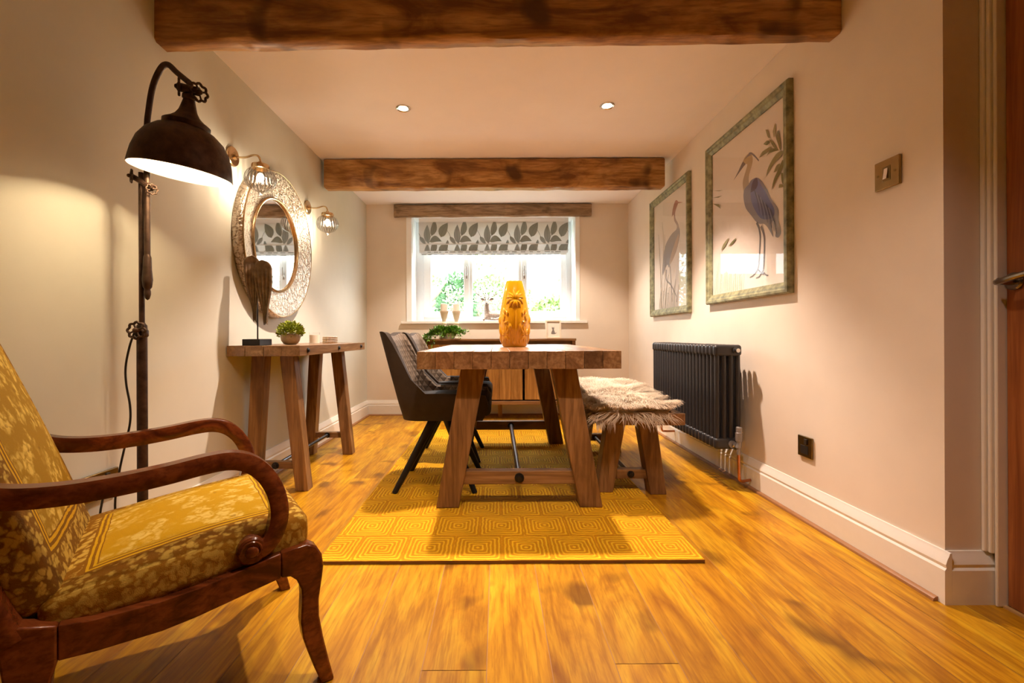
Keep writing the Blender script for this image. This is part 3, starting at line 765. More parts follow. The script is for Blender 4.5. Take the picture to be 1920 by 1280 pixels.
# ------------------------------------------------------------------ vase
VX, VY, VZ = 0.112, 2.84, 0.760
prof = [(0.0, 0.004), (0.066, 0.004), (0.070, 0.0), (0.076, 0.006), (0.084, 0.04), (0.092, 0.085), (0.0965, 0.13), (0.096, 0.165), (0.090, 0.215), (0.080, 0.275), (0.068, 0.335), (0.057, 0.385), (0.0525, 0.402), (0.0505, 0.408), (0.047, 0.407), (0.046, 0.395), (0.055, 0.35), (0.06, 0.30)]
V = thing('vase', 'tall glossy mustard vase with palm reliefs standing on the dining table', 'vase', (VX, VY, VZ))
b = MB(); b.lathe(prof, Matrix.Translation((VX, VY, VZ)), 64); b.build('body', m_ochre, V, ang=60)
def vr(z):
    for (r0, z0), (r1, z1) in zip(prof[3:14], prof[4:14]):
        if z0 <= z <= z1: return lerp(r0, r1, (z - z0) / (z1 - z0))
    return 0.076
def relief(b, x0, z0, x1, z1, w, h, bend=0.0, th0=0.0, taper=0.8):
    n, k = 12, 6
    dx, dz = x1 - x0, z1 - z0; L = math.hypot(dx, dz) or 1; nx_, nz_ = -dz / L, dx / L
    def f(i, j):
        t = i / n; s_ = (j / k) * 2 - 1
        ww = w * math.sin(PI * min(1, 0.06 + 0.94 * t ** taper)) + 0.0008
        x = x0 + dx * t + nx_ * (s_ * ww + bend * math.sin(PI * t)); z = z0 + dz * t + nz_ * (s_ * ww + bend * math.sin(PI * t))
        z = max(0.004, min(0.40, z)); r = vr(z); hh = h * (1 - s_ ** 2) ** 0.6 * (0.35 + 0.65 * math.sin(PI * min(1, t + 0.08))) - (0.0016 if j == k // 2 else 0) * math.sin(PI * t)
        hh = hh - 0.001
        th = x / max(r, 0.05) + th0
        return (VX + (r + hh) * math.sin(th), VY - (r + hh) * math.cos(th), VZ + z)
    b.grid(n + 1, k + 1, f)
for th0 in (0.0, PI):
    b = MB()
    pc = (0.004, 0.288)
    for (ex, ez, w, bd) in ((-0.011, 0.352, 0.010, 0), (0.030, 0.348, 0.010, 0.003), (0.050, 0.330, 0.009, 0.006), (0.058, 0.300, 0.010, 0.012), (0.054, 0.262, 0.010, 0.014), (0.036, 0.240, 0.010, 0.008), (0.014, 0.236, 0.009, 0.002), (-0.014, 0.236, 0.009, -0.002), (-0.036, 0.242, 0.010, -0.008), (-0.056, 0.262, 0.010, -0.014), (-0.058, 0.300, 0.010, -0.012), (-0.040, 0.335, 0.010, -0.005)):
        relief(b, pc[0], pc[1], ex, ez, w, 0.011, bd, th0)
    relief(b, 0.006, 0.24, 0.006, 0.02, 0.004, 0.006, 0, th0)
    relief(b, -0.004, 0.01, -0.004, 0.062, 0.011, 0.011, 0, th0)
    for sg in (-1, 1):
        for (ax_, az, ex, ez, w, bd) in ((0.062, 0.07, 0.052, 0.135, 0.008, 0), (0.062, 0.07, 0.072, 0.130, 0.008, 0), (0.062, 0.07, 0.040, 0.118, 0.008, 0.003), (0.062, 0.07, 0.090, 0.108, 0.008, 0), (0.062, 0.07, 0.034, 0.09, 0.008, 0.004), (0.062, 0.07, 0.098, 0.08, 0.008, 0),
                                         (0.062, 0.07, 0.030, 0.035, 0.009, 0.0), (0.062, 0.07, 0.06, 0.02, 0.009, 0.0), (0.062, 0.07, 0.085, 0.03, 0.009, 0.0), (0.03, 0.02, 0.028, 0.06, 0.008, 0),
                                         (0.026, 0.06, 0.075, 0.165, 0.0035, 0.010), (0.072, 0.155, 0.098, 0.19, 0.010, 0.006), (0.072, 0.165, 0.086, 0.215, 0.010, 0.006), (0.066, 0.20, 0.085, 0.245, 0.009, 0.006), (0.05, 0.19, 0.062, 0.225, 0.009, 0.006), (0.074, 0.15, 0.045, 0.158, 0.008, 0.004),
                                         (0.03, 0.10, 0.03, 0.148, 0.012, 0), (0.105, 0.06, 0.125, 0.14, 0.01, 0), (0.115, 0.14, 0.128, 0.20, 0.01, 0), (0.12, 0.02, 0.125, 0.08, 0.012, 0)):
            relief(b, sg * ax_, az, sg * ex, ez, w, 0.009, sg * bd, th0)
    b.build('palm_relief', m_ochre, V, ang=70, recalc=False)

# ------------------------------------------------------------------ radiator
RDX0, RDX1, RDY0, RDY1, RDZ0, RDZ1 = 1.180, 1.330, 2.456, 3.463, 0.208, 0.775
RD = thing('column_radiator', 'long anthracite column radiator on the right wall', 'radiator', (1.255, 2.96, 0.0))
NS = 22; pitch = (RDY1 - RDY0) / NS
def section():
    b = MB(); yc = RDY0 + pitch / 2; w = (RDX1 - RDX0) / 4
    for k in range(4):
        xc = RDX0 + w * (k + 0.5)
        b.tube([(xc, yc, z) for z in (RDZ0 + 0.03, RDZ1 - 0.03)], w * 0.36, 12)
    for z0 in (RDZ0 + 0.031, RDZ1 - 0.031):
        b.roundbox((RDX1 - RDX0) / 2, pitch * 0.42, 0.031, 0.017, lambda x, y, z: ((RDX0 + RDX1) / 2 + x, yc + y, z0 + z), 2)
    return b
s0 = section().build('column_section', m_rad, RD)
for k in range(1, NS):
    c = s0.copy(); C.objects.link(c); c.parent = RD; c.location = (0, pitch * k, 0)
b = MB()
for z in (RDZ0 + 0.031, RDZ1 - 0.035): b.tube([(1.255, RDY0 + 0.01, z), (1.255, RDY1 - 0.01, z)], 0.019, 12)
b.build('header_tube', m_rad, RD)
b = MB(); b.lathe([(0.016, 0), (0.018, 0.004), (0.018, 0.012), (0.012, 0.016), (0.012, 0.02), (0, 0.021)], axis_m((1.292, RDY0 + 0.002, 0.745), (0, -1, 0)), 16); b.build('blanking_plug', m_rad, RD)
b = MB(); b.lathe([(0.0, 0.0), (0.011, 0.0), (0.011, 0.006), (0, 0.007)], axis_m((1.292, RDY0 - 0.019, 0.745), (0, -1, 0)), 16); b.build('plug_cap', m_chrome, RD)
b = MB()
b.lathe([(0.02, 0), (0.02, 0.014), (0, 0.015)], axis_m((1.270, RDY0 + 0.006, 0.238), (0, -1, 0)), 16)
b.tube([(1.285, RDY0 - 0.030, 0.225), (1.29, RDY0 - 0.030, 0.25), (1.29, RDY0 - 0.03, 0.27)], 0.014, 12); b.tube([(1.275, RDY0, 0.238), (1.288, RDY0 - 0.028, 0.238)], 0.011, 10)
b.tube([(1.288, RDY0 - 0.03, 0.19), (1.288, RDY0 - 0.03, 0.23)], 0.010, 10)
vv = b.build('valve_body', m_grey, RD)
b = MB(); b.lathe([(0.0, 0.0), (0.017, 0.0), (0.018, 0.01), (0.018, 0.045), (0.0155, 0.047), (0.0155, 0.072), (0.012, 0.076), (0, 0.077)], Matrix.Translation((1.29, RDY0 - 0.03, 0.262)), 18); b.build('valve_head', m_grey, vv)
b = MB(); b.ball((1.268, RDY0 - 0.018, 0.236), 0.009, 12); b.build('valve_screw', m_chrome, vv)
b = MB(); b.tube(cr([(1.288, RDY0 - 0.03, 0.20), (1.289, RDY0 - 0.03, 0.13), (1.291, RDY0 - 0.03, 0.075), (1.295, RDY0 - 0.028, 0.055), (1.31, RDY0 - 0.022, 0.046), (1.34, RDY0 - 0.01, 0.045), (1.369, RDY0, 0.045)], 5), 0.0078, 10); b.build('inlet_pipe', m_copper, RD)
b = MB(); b.tube(cr([(1.26, RDY1 - 0.01, 0.235), (1.262, RDY1 + 0.03, 0.225), (1.264, RDY1 + 0.035, 0.16), (1.27, RDY1 + 0.035, 0.10), (1.30, RDY1 + 0.04, 0.09), (1.369, RDY1 + 0.04, 0.09)], 5), 0.0078, 10); b.build('outlet_pipe', m_copper, RD)
for y in (RDY0 + 0.2, RDY1 - 0.2):
    b = MB(); b.box(1.328, XR - 0.001, y - 0.015, y + 0.015, 0.62, 0.66); b.build('wall_bracket', m_rad, RD)

# ------------------------------------------------------------------ framed heron prints
def picture(label, y0, y1, z0, z1, layers, paper, name='framed_print'):
    t = thing(name, label, 'picture', (XR, (y0 + y1) / 2, z0), 'framed heron prints on the right wall')
    fw = 0.056; xs_ = XR - 0.001
    prof = [(0, 0), (0, 0.022), (0.006, 0.031), (0.018, 0.033), (0.026, 0.026), (0.036, 0.025), (0.046, 0.018), (0.056, 0.014), (0.056, 0)]
    b = MB(); rings = []
    for (cy_, cz, sy, sz) in ((y0, z0, 1, 1), (y1, z0, -1, 1), (y1, z1, -1, -1), (y0, z1, 1, -1)):
        rings.append([b.vt((xs_ - h, cy_ + sy * d, cz + sz * d)) for d, h in prof])
    for k in range(4):
        a, c = rings[k], rings[(k + 1) % 4]
        for j in range(len(prof) - 1): b.face((a[j], a[j + 1], c[j + 1], c[j]))
    b.build('frame', m_frame, t, ang=20)
    b = MB(); px = xs_ - 0.006; b.col = paper
    b.poly([(px, y0 + 0.05, z0 + 0.05), (px, y1 - 0.05, z0 + 0.05), (px, y1 - 0.05, z1 - 0.05), (px, y0 + 0.05, z1 - 0.05)])
    for li, (pts, col, w) in enumerate(layers):
        xx = px - 0.0004 - 0.00012 * li
        if w:     # stroke
            P = [Vector((xx, y, z)) for y, z in pts]; P = cr(P, 4); n = len(P); ids = []
            for k in range(n):
                T_ = P[min(k + 1, n - 1)] - P[max(k - 1, 0)]; N_ = Vector((0, -T_.z, T_.y)).normalized() * w * (1 - 0.5 * k / n)
                ids.append((b.vt(P[k] - N_, None, col), b.vt(P[k] + N_, None, col)))
            for k in range(n - 1): b.face((ids[k][0], ids[k][1], ids[k + 1][1], ids[k + 1][0]))
        else:
            P = [Vector((xx, y, z)) for y, z in pts]
            Q = cr(P + [P[0]], 3)[:-1] if len(P) > 3 else P
            zs = [p.z for p in Q]; za, zb = min(zs), max(zs)
            ids = []
            for p in Q:
                c = col if not isinstance(col[0], tuple) else tuple(lerp(col[0][i], col[1][i], (p.z - za) / (zb - za)) for i in range(3))
                ids.append(b.vt(p, None, c))
            for tri in tessellate_polygon([[Vector((p.y, p.z, 0)) for p in Q]]): b.face([ids[k] for k in tri])
    b.build('print', m_paint, t, recalc=False, smooth_=False)
    b = MB(); gx = xs_ - 0.0125
    b.box(gx - 0.001, gx, y0 + 0.048, y1 - 0.048, z0 + 0.048, z1 - 0.048); b.build('glass_pane', m_pglass, t)
    return t
lf, lf2 = (0.20, 0.17, 0.05), (0.30, 0.26, 0.11)
blue, dblue = (0.20, 0.20, 0.42), (0.10, 0.10, 0.24)
heron = [
 ([(2.646, 1.726), (2.594, 1.761), (2.544, 1.798), (2.518, 1.774), (2.541, 1.766)], (0.20, 0.16, 0.15), 0),
 ([(2.544, 1.798), (2.526, 1.813), (2.496, 1.82), (2.474, 1.814), (2.453, 1.795), (2.448, 1.767), (2.457, 1.743), (2.474, 1.718), (2.486, 1.694), (2.486, 1.662), (2.474, 1.646), (2.486, 1.618), (2.526, 1.606), (2.541, 1.635), (2.548, 1.679), (2.536, 1.707), (2.518, 1.733), (2.5, 1.763), (2.518, 1.774)], ((0.46, 0.38, 0.33), (0.52, 0.36, 0.17)), 0),
 ([(2.53, 1.80), (2.495, 1.815), (2.46, 1.80), (2.49, 1.805)], (0.25, 0.20, 0.20), 0),
 ([(2.486, 1.817), (2.46, 1.809), (2.425, 1.779), (2.391, 1.743)], (0.22, 0.19, 0.22), 0.006),
 ([(2.486, 1.65), (2.467, 1.664), (2.432, 1.665), (2.405, 1.658), (2.372, 1.635), (2.346, 1.604), (2.314, 1.563), (2.283, 1.51), (2.247, 1.47), (2.224, 1.435), (2.227, 1.393), (2.212, 1.354), (2.209, 1.321), (2.227, 1.304), (2.253, 1.317), (2.241, 1.346), (2.255, 1.386), (2.277, 1.398), (2.283, 1.371), (2.271, 1.331), (2.271, 1.317), (2.301, 1.357), (2.326, 1.385), (2.352, 1.402), (2.391, 1.412), (2.425, 1.435), (2.467, 1.478), (2.511, 1.521), (2.533, 1.564), (2.541, 1.611), (2.526, 1.639)], ((0.30, 0.27, 0.27), (0.24, 0.22, 0.30)), 0),
 ([(2.467, 1.644), (2.432, 1.66), (2.398, 1.644), (2.365, 1.602), (2.326, 1.553), (2.289, 1.497), (2.259, 1.452), (2.265, 1.417), (2.314, 1.415), (2.378, 1.439), (2.432, 1.5), (2.467, 1.565)], (dblue, blue), 0),
 ([(2.47, 1.60), (2.45, 1.65), (2.41, 1.66), (2.40, 1.62), (2.43, 1.60)], (0.10, 0.07, 0.13), 0),
 ([(2.412, 1.424), (2.391, 1.389), (2.381, 1.348), (2.382, 1.31), (2.385, 1.28), (2.391, 1.228), (2.402, 1.172)], (0.16, 0.13, 0.12), 0.008),
 ([(2.372, 1.395), (2.352, 1.357), (2.344, 1.325), (2.344, 1.28), (2.347, 1.228), (2.352, 1.176), (2.362, 1.155)], (0.16, 0.13, 0.12), 0.008),
 ([(2.402, 1.175), (2.44, 1.15), (2.48, 1.14)], (0.16, 0.13, 0.12), 0.005), ([(2.402, 1.175), (2.37, 1.15), (2.35, 1.14)], (0.16, 0.13, 0.12), 0.005),
 ([(2.362, 1.158), (2.39, 1.135), (2.42, 1.13)], (0.16, 0.13, 0.12), 0.005), ([(2.362, 1.158), (2.33, 1.135), (2.31, 1.13)], (0.16, 0.13, 0.12), 0.005)]
for k in range(9):
    yy = 2.43 - 0.018 * k; zz_ = 1.60 - 0.018 * k
    heron.append(([(yy, zz_), (yy - 0.03, zz_ - 0.07), (yy - 0.045, zz_ - 0.13)], (0.30, 0.29, 0.40) if k % 2 else (0.10, 0.09, 0.15), 0.0035))
for pts in ([(2.385, 1.756), (2.352, 1.776), (2.277, 1.771), (2.301, 1.755)], [(2.346, 1.811), (2.314, 1.816), (2.289, 1.798), (2.314, 1.792)], [(2.326, 1.877), (2.304, 1.863), (2.289, 1.82), (2.308, 1.832)], [(2.295, 1.815), (2.259, 1.785), (2.224, 1.731), (2.265, 1.766)], [(2.265, 1.839), (2.246, 1.873), (2.239, 1.841), (2.255, 1.805)], [(2.32, 1.737), (2.277, 1.76), (2.218, 1.729), (2.289, 1.743)], [(2.323, 1.637), (2.301, 1.678), (2.241, 1.717), (2.189, 1.714), (2.195, 1.691), (2.259, 1.676)], [(2.277, 1.552), (2.259, 1.597), (2.218, 1.64), (2.186, 1.669), (2.184, 1.634), (2.229, 1.594)], [(2.259, 1.633), (2.235, 1.66), (2.206, 1.657), (2.229, 1.633)], [(2.201, 1.612), (2.178, 1.597), (2.182, 1.55), (2.195, 1.568)], [(2.218, 1.544), (2.212, 1.56), (2.182, 1.548), (2.182, 1.537)], [(2.241, 1.806), (2.218, 1.825), (2.201, 1.754), (2.206, 1.721)], [(2.789, 1.343), (2.762, 1.378), (2.696, 1.404), (2.736, 1.364)], [(2.701, 1.353), (2.659, 1.374), (2.61, 1.385), (2.651, 1.36)], [(2.89, 1.744), (2.762, 1.707), (2.807, 1.715)], [(2.89, 1.699), (2.771, 1.677), (2.817, 1.678)], [(2.89, 1.662), (2.789, 1.602), (2.813, 1.636)]):
    heron.append((pts, lf if len(heron) % 2 else lf2, 0))
for k in range(16):
    y = 2.88 - 0.022 * k; h = 0.10 + 0.12 * ((k * 7) % 5) / 5
    heron.append(([(y, 1.08), (y - 0.004, 1.08 + h * 0.6), (y - 0.02, 1.08 + h)], (0.36, 0.36, 0.20), 0.002))
egret = [
 ([(3.467, 1.846), (3.362, 1.81), (3.462, 1.828)], (0.40, 0.22, 0.13), 0),
 ([(3.579, 1.756), (3.561, 1.81), (3.528, 1.849), (3.496, 1.864), (3.462, 1.849), (3.455, 1.828), (3.484, 1.803), (3.511, 1.772), (3.504, 1.727), (3.455, 1.676), (3.438, 1.644), (3.455, 1.61), (3.491, 1.628), (3.479, 1.663), (3.528, 1.714), (3.541, 1.765)], ((0.42, 0.37, 0.35), (0.36, 0.15, 0.09)), 0),
 ([(3.491, 1.637), (3.438, 1.644), (3.42, 1.597), (3.438, 1.549), (3.491, 1.474), (3.553, 1.427), (3.618, 1.388), (3.644, 1.367), (3.671, 1.397), (3.726, 1.369), (3.773, 1.324), (3.782, 1.362), (3.768, 1.432), (3.748, 1.511), (3.698, 1.573), (3.592, 1.621)], ((0.26, 0.23, 0.22), (0.36, 0.33, 0.33)), 0),
 ([(3.45, 1.60), (3.44, 1.56), (3.53, 1.44), (3.63, 1.39), (3.60, 1.46), (3.52, 1.54)], (0.50, 0.38, 0.29), 0),
 ([(3.618, 1.378), (3.61, 1.308), (3.597, 1.227), (3.584, 1.147), (3.579, 1.092)], (0.25, 0.22, 0.21), 0.007),
 ([(3.698, 1.36), (3.698, 1.279), (3.605, 1.228), (3.528, 1.161), (3.491, 1.12), (3.491, 1.081)], (0.25, 0.22, 0.21), 0.009),
 ([(3.855, 1.055), (3.796, 1.312), (3.754, 1.564), (3.782, 1.767)], (0.36, 0.31, 0.23), 0.005),
 ([(3.811, 1.052), (3.834, 1.422), (3.87, 1.682)], (0.36, 0.31, 0.23), 0.005),
 ([(3.782, 1.04), (3.726, 1.303), (3.726, 1.65)], (0.36, 0.31, 0.23), 0.005),
 ([(3.74, 1.038), (3.684, 1.247), (3.644, 1.312)], (0.36, 0.31, 0.23), 0.005)]
for k in range(14):
    y = 3.86 - 0.03 * k; egret.append(([(y, 1.045), (y - 0.01, 1.10 + 0.03 * (k % 4)), (y - 0.03, 1.16 + 0.05 * (k % 3))], (0.33, 0.28, 0.2), 0.004))
picture('large green framed print of a blue heron facing left, nearer the light switch', 2.121, 2.957, 1.024, 2.026, heron, (0.80, 0.70, 0.62))
picture('green framed print of a grey wading bird facing right, nearer the window', 3.231, 4.033, 0.990, 1.996, egret, (0.76, 0.68, 0.61))

# ------------------------------------------------------------------ switch and sockets
SW = thing('light_switch', 'square antique brass light switch plate high on the right wall', 'light switch', (XR, 1.606, 1.39))
b = MB(); b.box(XR - 0.011, XR - 0.001, 1.556, 1.657, 1.345, 1.447); b.build('plate', m_brass, SW, bev=0.002)
b = MB(); b.box(XR - 0.0125, XR - 0.010, 1.590, 1.622, 1.370, 1.422); b.build('rocker_surround', m_dbrass, SW, bev=0.001)
b = MB(); b.hexa([(XR - 0.012, 1.598, 1.377), (XR - 0.012, 1.614, 1.377), (XR - 0.019, 1.614, 1.377), (XR - 0.019, 1.598, 1.377)], [(XR - 0.012, 1.598, 1.415), (XR - 0.012, 1.614, 1.415), (XR - 0.014, 1.614, 1.415), (XR - 0.014, 1.598, 1.415)]); b.build('rocker', m_chrome, SW, bev=0.001)
for y in (1.572, 1.641):
    b = MB(); b.lathe([(0.0045, 0), (0.004, 0.0012), (0, 0.0013)], axis_m((XR - 0.011, y, 1.396), (-1, 0, 0)), 12); b.build('screw', m_dbrass, SW)
def socket(t, xw, sgn, ya, yb, za, zb, n):
    b = MB(); xs = sorted((xw + sgn * 0.001, xw + sgn * 0.011)); b.box(xs[0], xs[1], ya, yb, za, zb); b.build('plate', m_dbrass, t, bev=0.002)
    for k in range(n):
        yc = lerp(ya, yb, (k + 0.5) / n); zc = (za + zb) / 2
        b = MB(); xs = sorted((xw + sgn * 0.0105, xw + sgn * 0.0125))
        b.box(xs[0], xs[1], yc - 0.024, yc + 0.024, zc - 0.033, zc + 0.006)
        b.build('socket_inset', m_plug, t, bev=0.001)
        b = MB(); xs = sorted((xw + sgn * 0.0105, xw + sgn * 0.0165)); b.box(xs[0], xs[1], yc - 0.020, yc - 0.004, zc + 0.012, zc + 0.036); b.build('rocker', m_plug, t, bev=0.001)
SO = thing('wall_socket', 'single dark brass wall socket low on the right wall above the skirting', 'socket', (XR, 2.04, 0.275))
socket(SO, XR, -1, 1.996, 2.087, 0.280, 0.372, 1)
SL = thing('wall_socket', 'double dark brass wall socket on the left wall behind the armchair', 'socket', (XL, 1.555, 0.28))
socket(SL, XL, 1, 1.481, 1.628, 0.280, 0.368, 2)
b = MB(); b.box(XL + 0.0125, XL + 0.048, 1.497, 1.545, 0.290, 0.335); o = b.build('power_plug', m_plug, bev=0.006); tag(o, 'dark power plug in the double socket behind the armchair', 'plug')

# ------------------------------------------------------------------ mirror
MC = Vector((XL, 2.785, 1.385)); MM = axis_m(MC, (1, 0, 0))
MR = thing('round_mirror', 'big round mirror with a wide embossed leaf metal frame on the left wall', 'mirror', (XL, MC.y, MC.z - 0.44))
b = MB(); b.lathe([(0.440, 0.002), (0.4425, 0.02), (0.440, 0.045), (0.432, 0.056), (0.424, 0.058), (0.412, 0.053), (0.36, 0.038), (0.30, 0.024), (0.284, 0.022)], MM, 96); b.build('frame', m_emboss, MR, ang=60)
b = MB()
for rr, hh, tr in ((0.431, 0.056, 0.0045), (0.279, 0.026, 0.0085)):
    b.tube([MM @ Vector((rr * math.cos(2 * PI * k / 80), rr * math.sin(2 * PI * k / 80), hh)) for k in range(80)], tr, 8, closed=True)
b.build('gold_rim', m_gold, MR)
b = MB(); b.lathe([(0, 0.020), (0.276, 0.020)], MM, 64); b.build('mirror_glass', m_mirror, MR)

# ------------------------------------------------------------------ wall sconces
def sconce(y, label):
    t = thing('wall_sconce', label, 'wall light', (XL, y, 1.70), 'brass wall lights beside the mirror')
    b = MB(); b.lathe([(0, 0), (0.050, 0), (0.050, 0.008), (0.046, 0.012), (0.020, 0.014), (0.014, 0.026), (0, 0.028)], axis_m((XL + 0.001, y, 1.762), (1, 0, 0)), 36); b.build('backplate', m_gold, t)
    b = MB(); b.tube(cr([(XL + 0.02, y, 1.758), (XL + 0.07, y, 1.757), (XL + 0.11, y, 1.768), (XL + 0.135, y, 1.764), (XL + 0.147, y, 1.745), (XL + 0.148, y, 1.722)], 6), 0.0052, 10); b.build('arm', m_gold, t)
    cx = XL + 0.148
    b = MB(); b.lathe([(0, 0.030), (0.010, 0.028), (0.012, 0.014), (0.041, 0.012), (0.043, 0.004), (0.043, -0.010), (0.036, -0.011)], Matrix.Translation((cx, y, 1.706)), 36); b.build('gallery_cap', m_gold, t)
    b = MB(); prof = [(0.036, 0.052), (0.045, 0.050), (0.064, 0.034), (0.074, 0.010), (0.075, -0.010), (0.066, -0.034), (0.048, -0.052), (0.026, -0.062), (0.014, -0.070), (0.009, -0.080), (0.0, -0.087)]
    pr = [(p.x, p.y) for p in cr([(r, z, 0) for r, z in prof], 3)]
    pr[-1] = (0, pr[-1][1])
    b.lathe(pr, Matrix.Translation((cx, y, 1.645)), 96, colfn=lambda k, j: (0.98,) * 3 if (k % 4) < 2 else (0.5,) * 3, rfn=lambda a, u: 1 + 0.02 * math.cos(24 * a))
    b.build('glass_shade', m_globe, t, ang=180)
    b = MB(); b.ball((cx, y, 1.652), 0.017, 14, (1, 1, 1.4)); b.build('bulb', m_bulb, t)
    l = bpy.data.lights.new('sconce_light', 'POINT'); l.energy = 7.5; l.color = (1.0, 0.78, 0.54); l.shadow_soft_size = 0.007
    o = bpy.data.objects.new('sconce_light', l); C.objects.link(o); o.location = (cx, y, 1.625)
    return t
sconce(2.352, 'lit brass wall light with glass globe left of the round mirror')
sconce(3.286, 'lit brass wall light with glass globe right of the round mirror')

# ------------------------------------------------------------------ floor lamp
LX, LY = -1.208, 1.55
FL = thing('floor_lamp', 'tall rusty industrial floor lamp with domed shade beside the left wall', 'floor lamp', (LX, LY, 0))
b = MB(); b.lathe([(0, 0), (0.125, 0), (0.125, 0.012), (0.115, 0.02), (0.03, 0.03), (0.022, 0.05), (0.0, 0.05)], Matrix.Translation((LX, LY, 0)), 40); b.build('base', m_rust, FL)
b = MB(); b.tube([(LX, LY, 0.03), (LX, LY, 0.84)], 0.0155, 16); b.tube([(LX, LY, 0.83), (LX, LY, 1.39)], 0.0085, 14)
b.lathe([(0.0155, 0), (0.019, 0.004), (0.019, 0.022), (0.016, 0.026), (0.015, 0.04), (0.011, 0.045), (0.0085, 0.05)], Matrix.Translation((LX, LY, 0.83)), 18)
b.build('pole', m_rust, FL, ang=50)
SHC = Vector((-1.018, 1.475, 1.358)); AX = Vector((0.14, -0.05, 1.0)).normalized()
KN = SHC + AX * 0.272
arc = cr([(LX + 0.024, LY - 0.006, 1.045), (LX + 0.024, LY - 0.006, 1.30), (LX + 0.024, LY - 0.006, 1.52), (LX + 0.034, LY - 0.01, 1.60), (LX + 0.060, LY - 0.025, 1.672), (LX + 0.10, LY - 0.045, 1.716), (LX + 0.135, LY - 0.06, 1.722), (LX + 0.172, LY - 0.07, 1.690), (KN.x - 0.004, KN.y, KN.z + 0.02)], 8)
b = MB(); b.tube(arc, 0.0092, 14)
b.lathe([(0.009, 0), (0.012, -0.01), (0.013, -0.05), (0.016, -0.085), (0.013, -0.11), (0.008, -0.118), (0.010, -0.125), (0.010, -0.135), (0.006, -0.15), (0.0, -0.155)], Matrix.Translation((LX + 0.024, LY - 0.006, 1.11)), 16)
b.build('swan_neck_arm', m_rust, FL, ang=50)
def wheel(b, c, ax, r):
    m = axis_m(c, ax); n = 48
    b.tube([m @ Vector(((r * (1 + 0.10 * math.cos(8 * 2 * PI * k / n))) * math.cos(2 * PI * k / n), (r * (1 + 0.10 * math.cos(8 * 2 * PI * k / n))) * math.sin(2 * PI * k / n), 0)) for k in range(n)], r * 0.16, 8, closed=True)
    for k in range(4):
        a = PI / 2 * k + 0.4; b.tube([m @ Vector((0, 0, 0)), m @ Vector((r * math.cos(a), r * math.sin(a), 0))], r * 0.12, 6)
    b.lathe([(0, -0.008), (r * 0.32, -0.008), (r * 0.32, 0.008), (r * 0.2, 0.012), (0, 0.013)], m, 12)
for c, ax, r in (((LX, LY - 0.024, 0.853), (0.1, -1, 0.05), 0.026), ((KN.x - 0.028, KN.y - 0.012, KN.z), (-0.8, -0.55, 0), 0.024), ((KN.x + 0.03, KN.y - 0.004, KN.z - 0.014), (0.85, -0.45, -0.1), 0.026), ((LX - 0.024, LY - 0.012, 1.375), (-0.7, -0.7, 0), 0.02), ((LX + 0.045, LY - 0.012, 1.33), (0.8, -0.5, 0), 0.016)):
    b = MB(); wheel(b, Vector(c), ax, r)
    b.build('valve_wheel', m_rust, FL, ang=50)
b = MB(); b.tube([(LX - 0.024, LY - 0.01, 1.375), (LX + 0.045, LY - 0.008, 1.335)], 0.009, 10); b.build('pivot_joint', m_rust, FL)
b = MB(); b.tube([(KN.x - 0.03, KN.y - 0.012, KN.z), (KN.x + 0.03, KN.y - 0.004, KN.z - 0.012)], 0.0135, 12); b.build('pivot_joint', m_rust, FL)
sm_ = axis_m(SHC, AX) @ Matrix.Diagonal((0.83, 0.83, 1, 1))
outer = [(0.172, 0.0), (0.174, 0.003), (0.171, 0.02), (0.165, 0.05), (0.152, 0.085), (0.130, 0.115), (0.098, 0.138), (0.078, 0.146), (0.080, 0.150), (0.080, 0.160), (0.074, 0.164), (0.058, 0.172), (0.042, 0.184), (0.031, 0.200), (0.024, 0.222), (0.020, 0.236), (0.0245, 0.240), (0.0245, 0.250), (0.018, 0.254), (0.013, 0.262), (0.013, 0.275), (0, 0.277)]
inner = [(0.172, 0.0), (0.169, 0.003), (0.167, 0.02), (0.161, 0.05), (0.148, 0.083), (0.126, 0.111), (0.095, 0.133), (0.05, 0.143), (0, 0.145)]
b = MB(); b.lathe(outer, sm_, 64); sh = b.build('lamp_shade', m_rust, FL, ang=50)
b = MB(); b.lathe(inner, sm_, 64); b.build('shade_lining', m_enamel, sh, ang=60)
b = MB(); b.lathe([(0, 0.07), (0.012, 0.072), (0.022, 0.084), (0.024, 0.095), (0.02, 0.11), (0.012, 0.12), (0.012, 0.14)], sm_, 20); b.build('bulb', m_bulb, FL)
l = bpy.data.lights.new('floor_lamp_light', 'POINT'); l.energy = 27; l.color = (1.0, 0.74, 0.43); l.shadow_soft_size = 0.025
o = bpy.data.objects.new('floor_lamp_light', l); C.objects.link(o); o.location = SHC + AX * 0.088
b = MB(); b.tube(cr([(LX - 0.010, LY - 0.02, 0.845), (LX - 0.030, LY - 0.015, 0.80), (LX - 0.048, LY - 0.01, 0.73), (LX - 0.046, LY - 0.01, 0.67), (LX - 0.034, LY - 0.01, 0.60), (LX - 0.034, LY - 0.01, 0.54), (LX - 0.052, LY - 0.01, 0.46), (LX - 0.070, LY - 0.01, 0.38), (LX - 0.085, LY - 0.01, 0.28), (LX - 0.09, LY - 0.005, 0.18), (LX - 0.10, LY - 0.02, 0.13), (LX - 0.115, LY - 0.04, 0.16), (LX - 0.115, LY - 0.035, 0.24), (XL + 0.045, 1.525, 0.30)], 6), 0.0034, 8); b.build('power_cord', m_plug, FL)

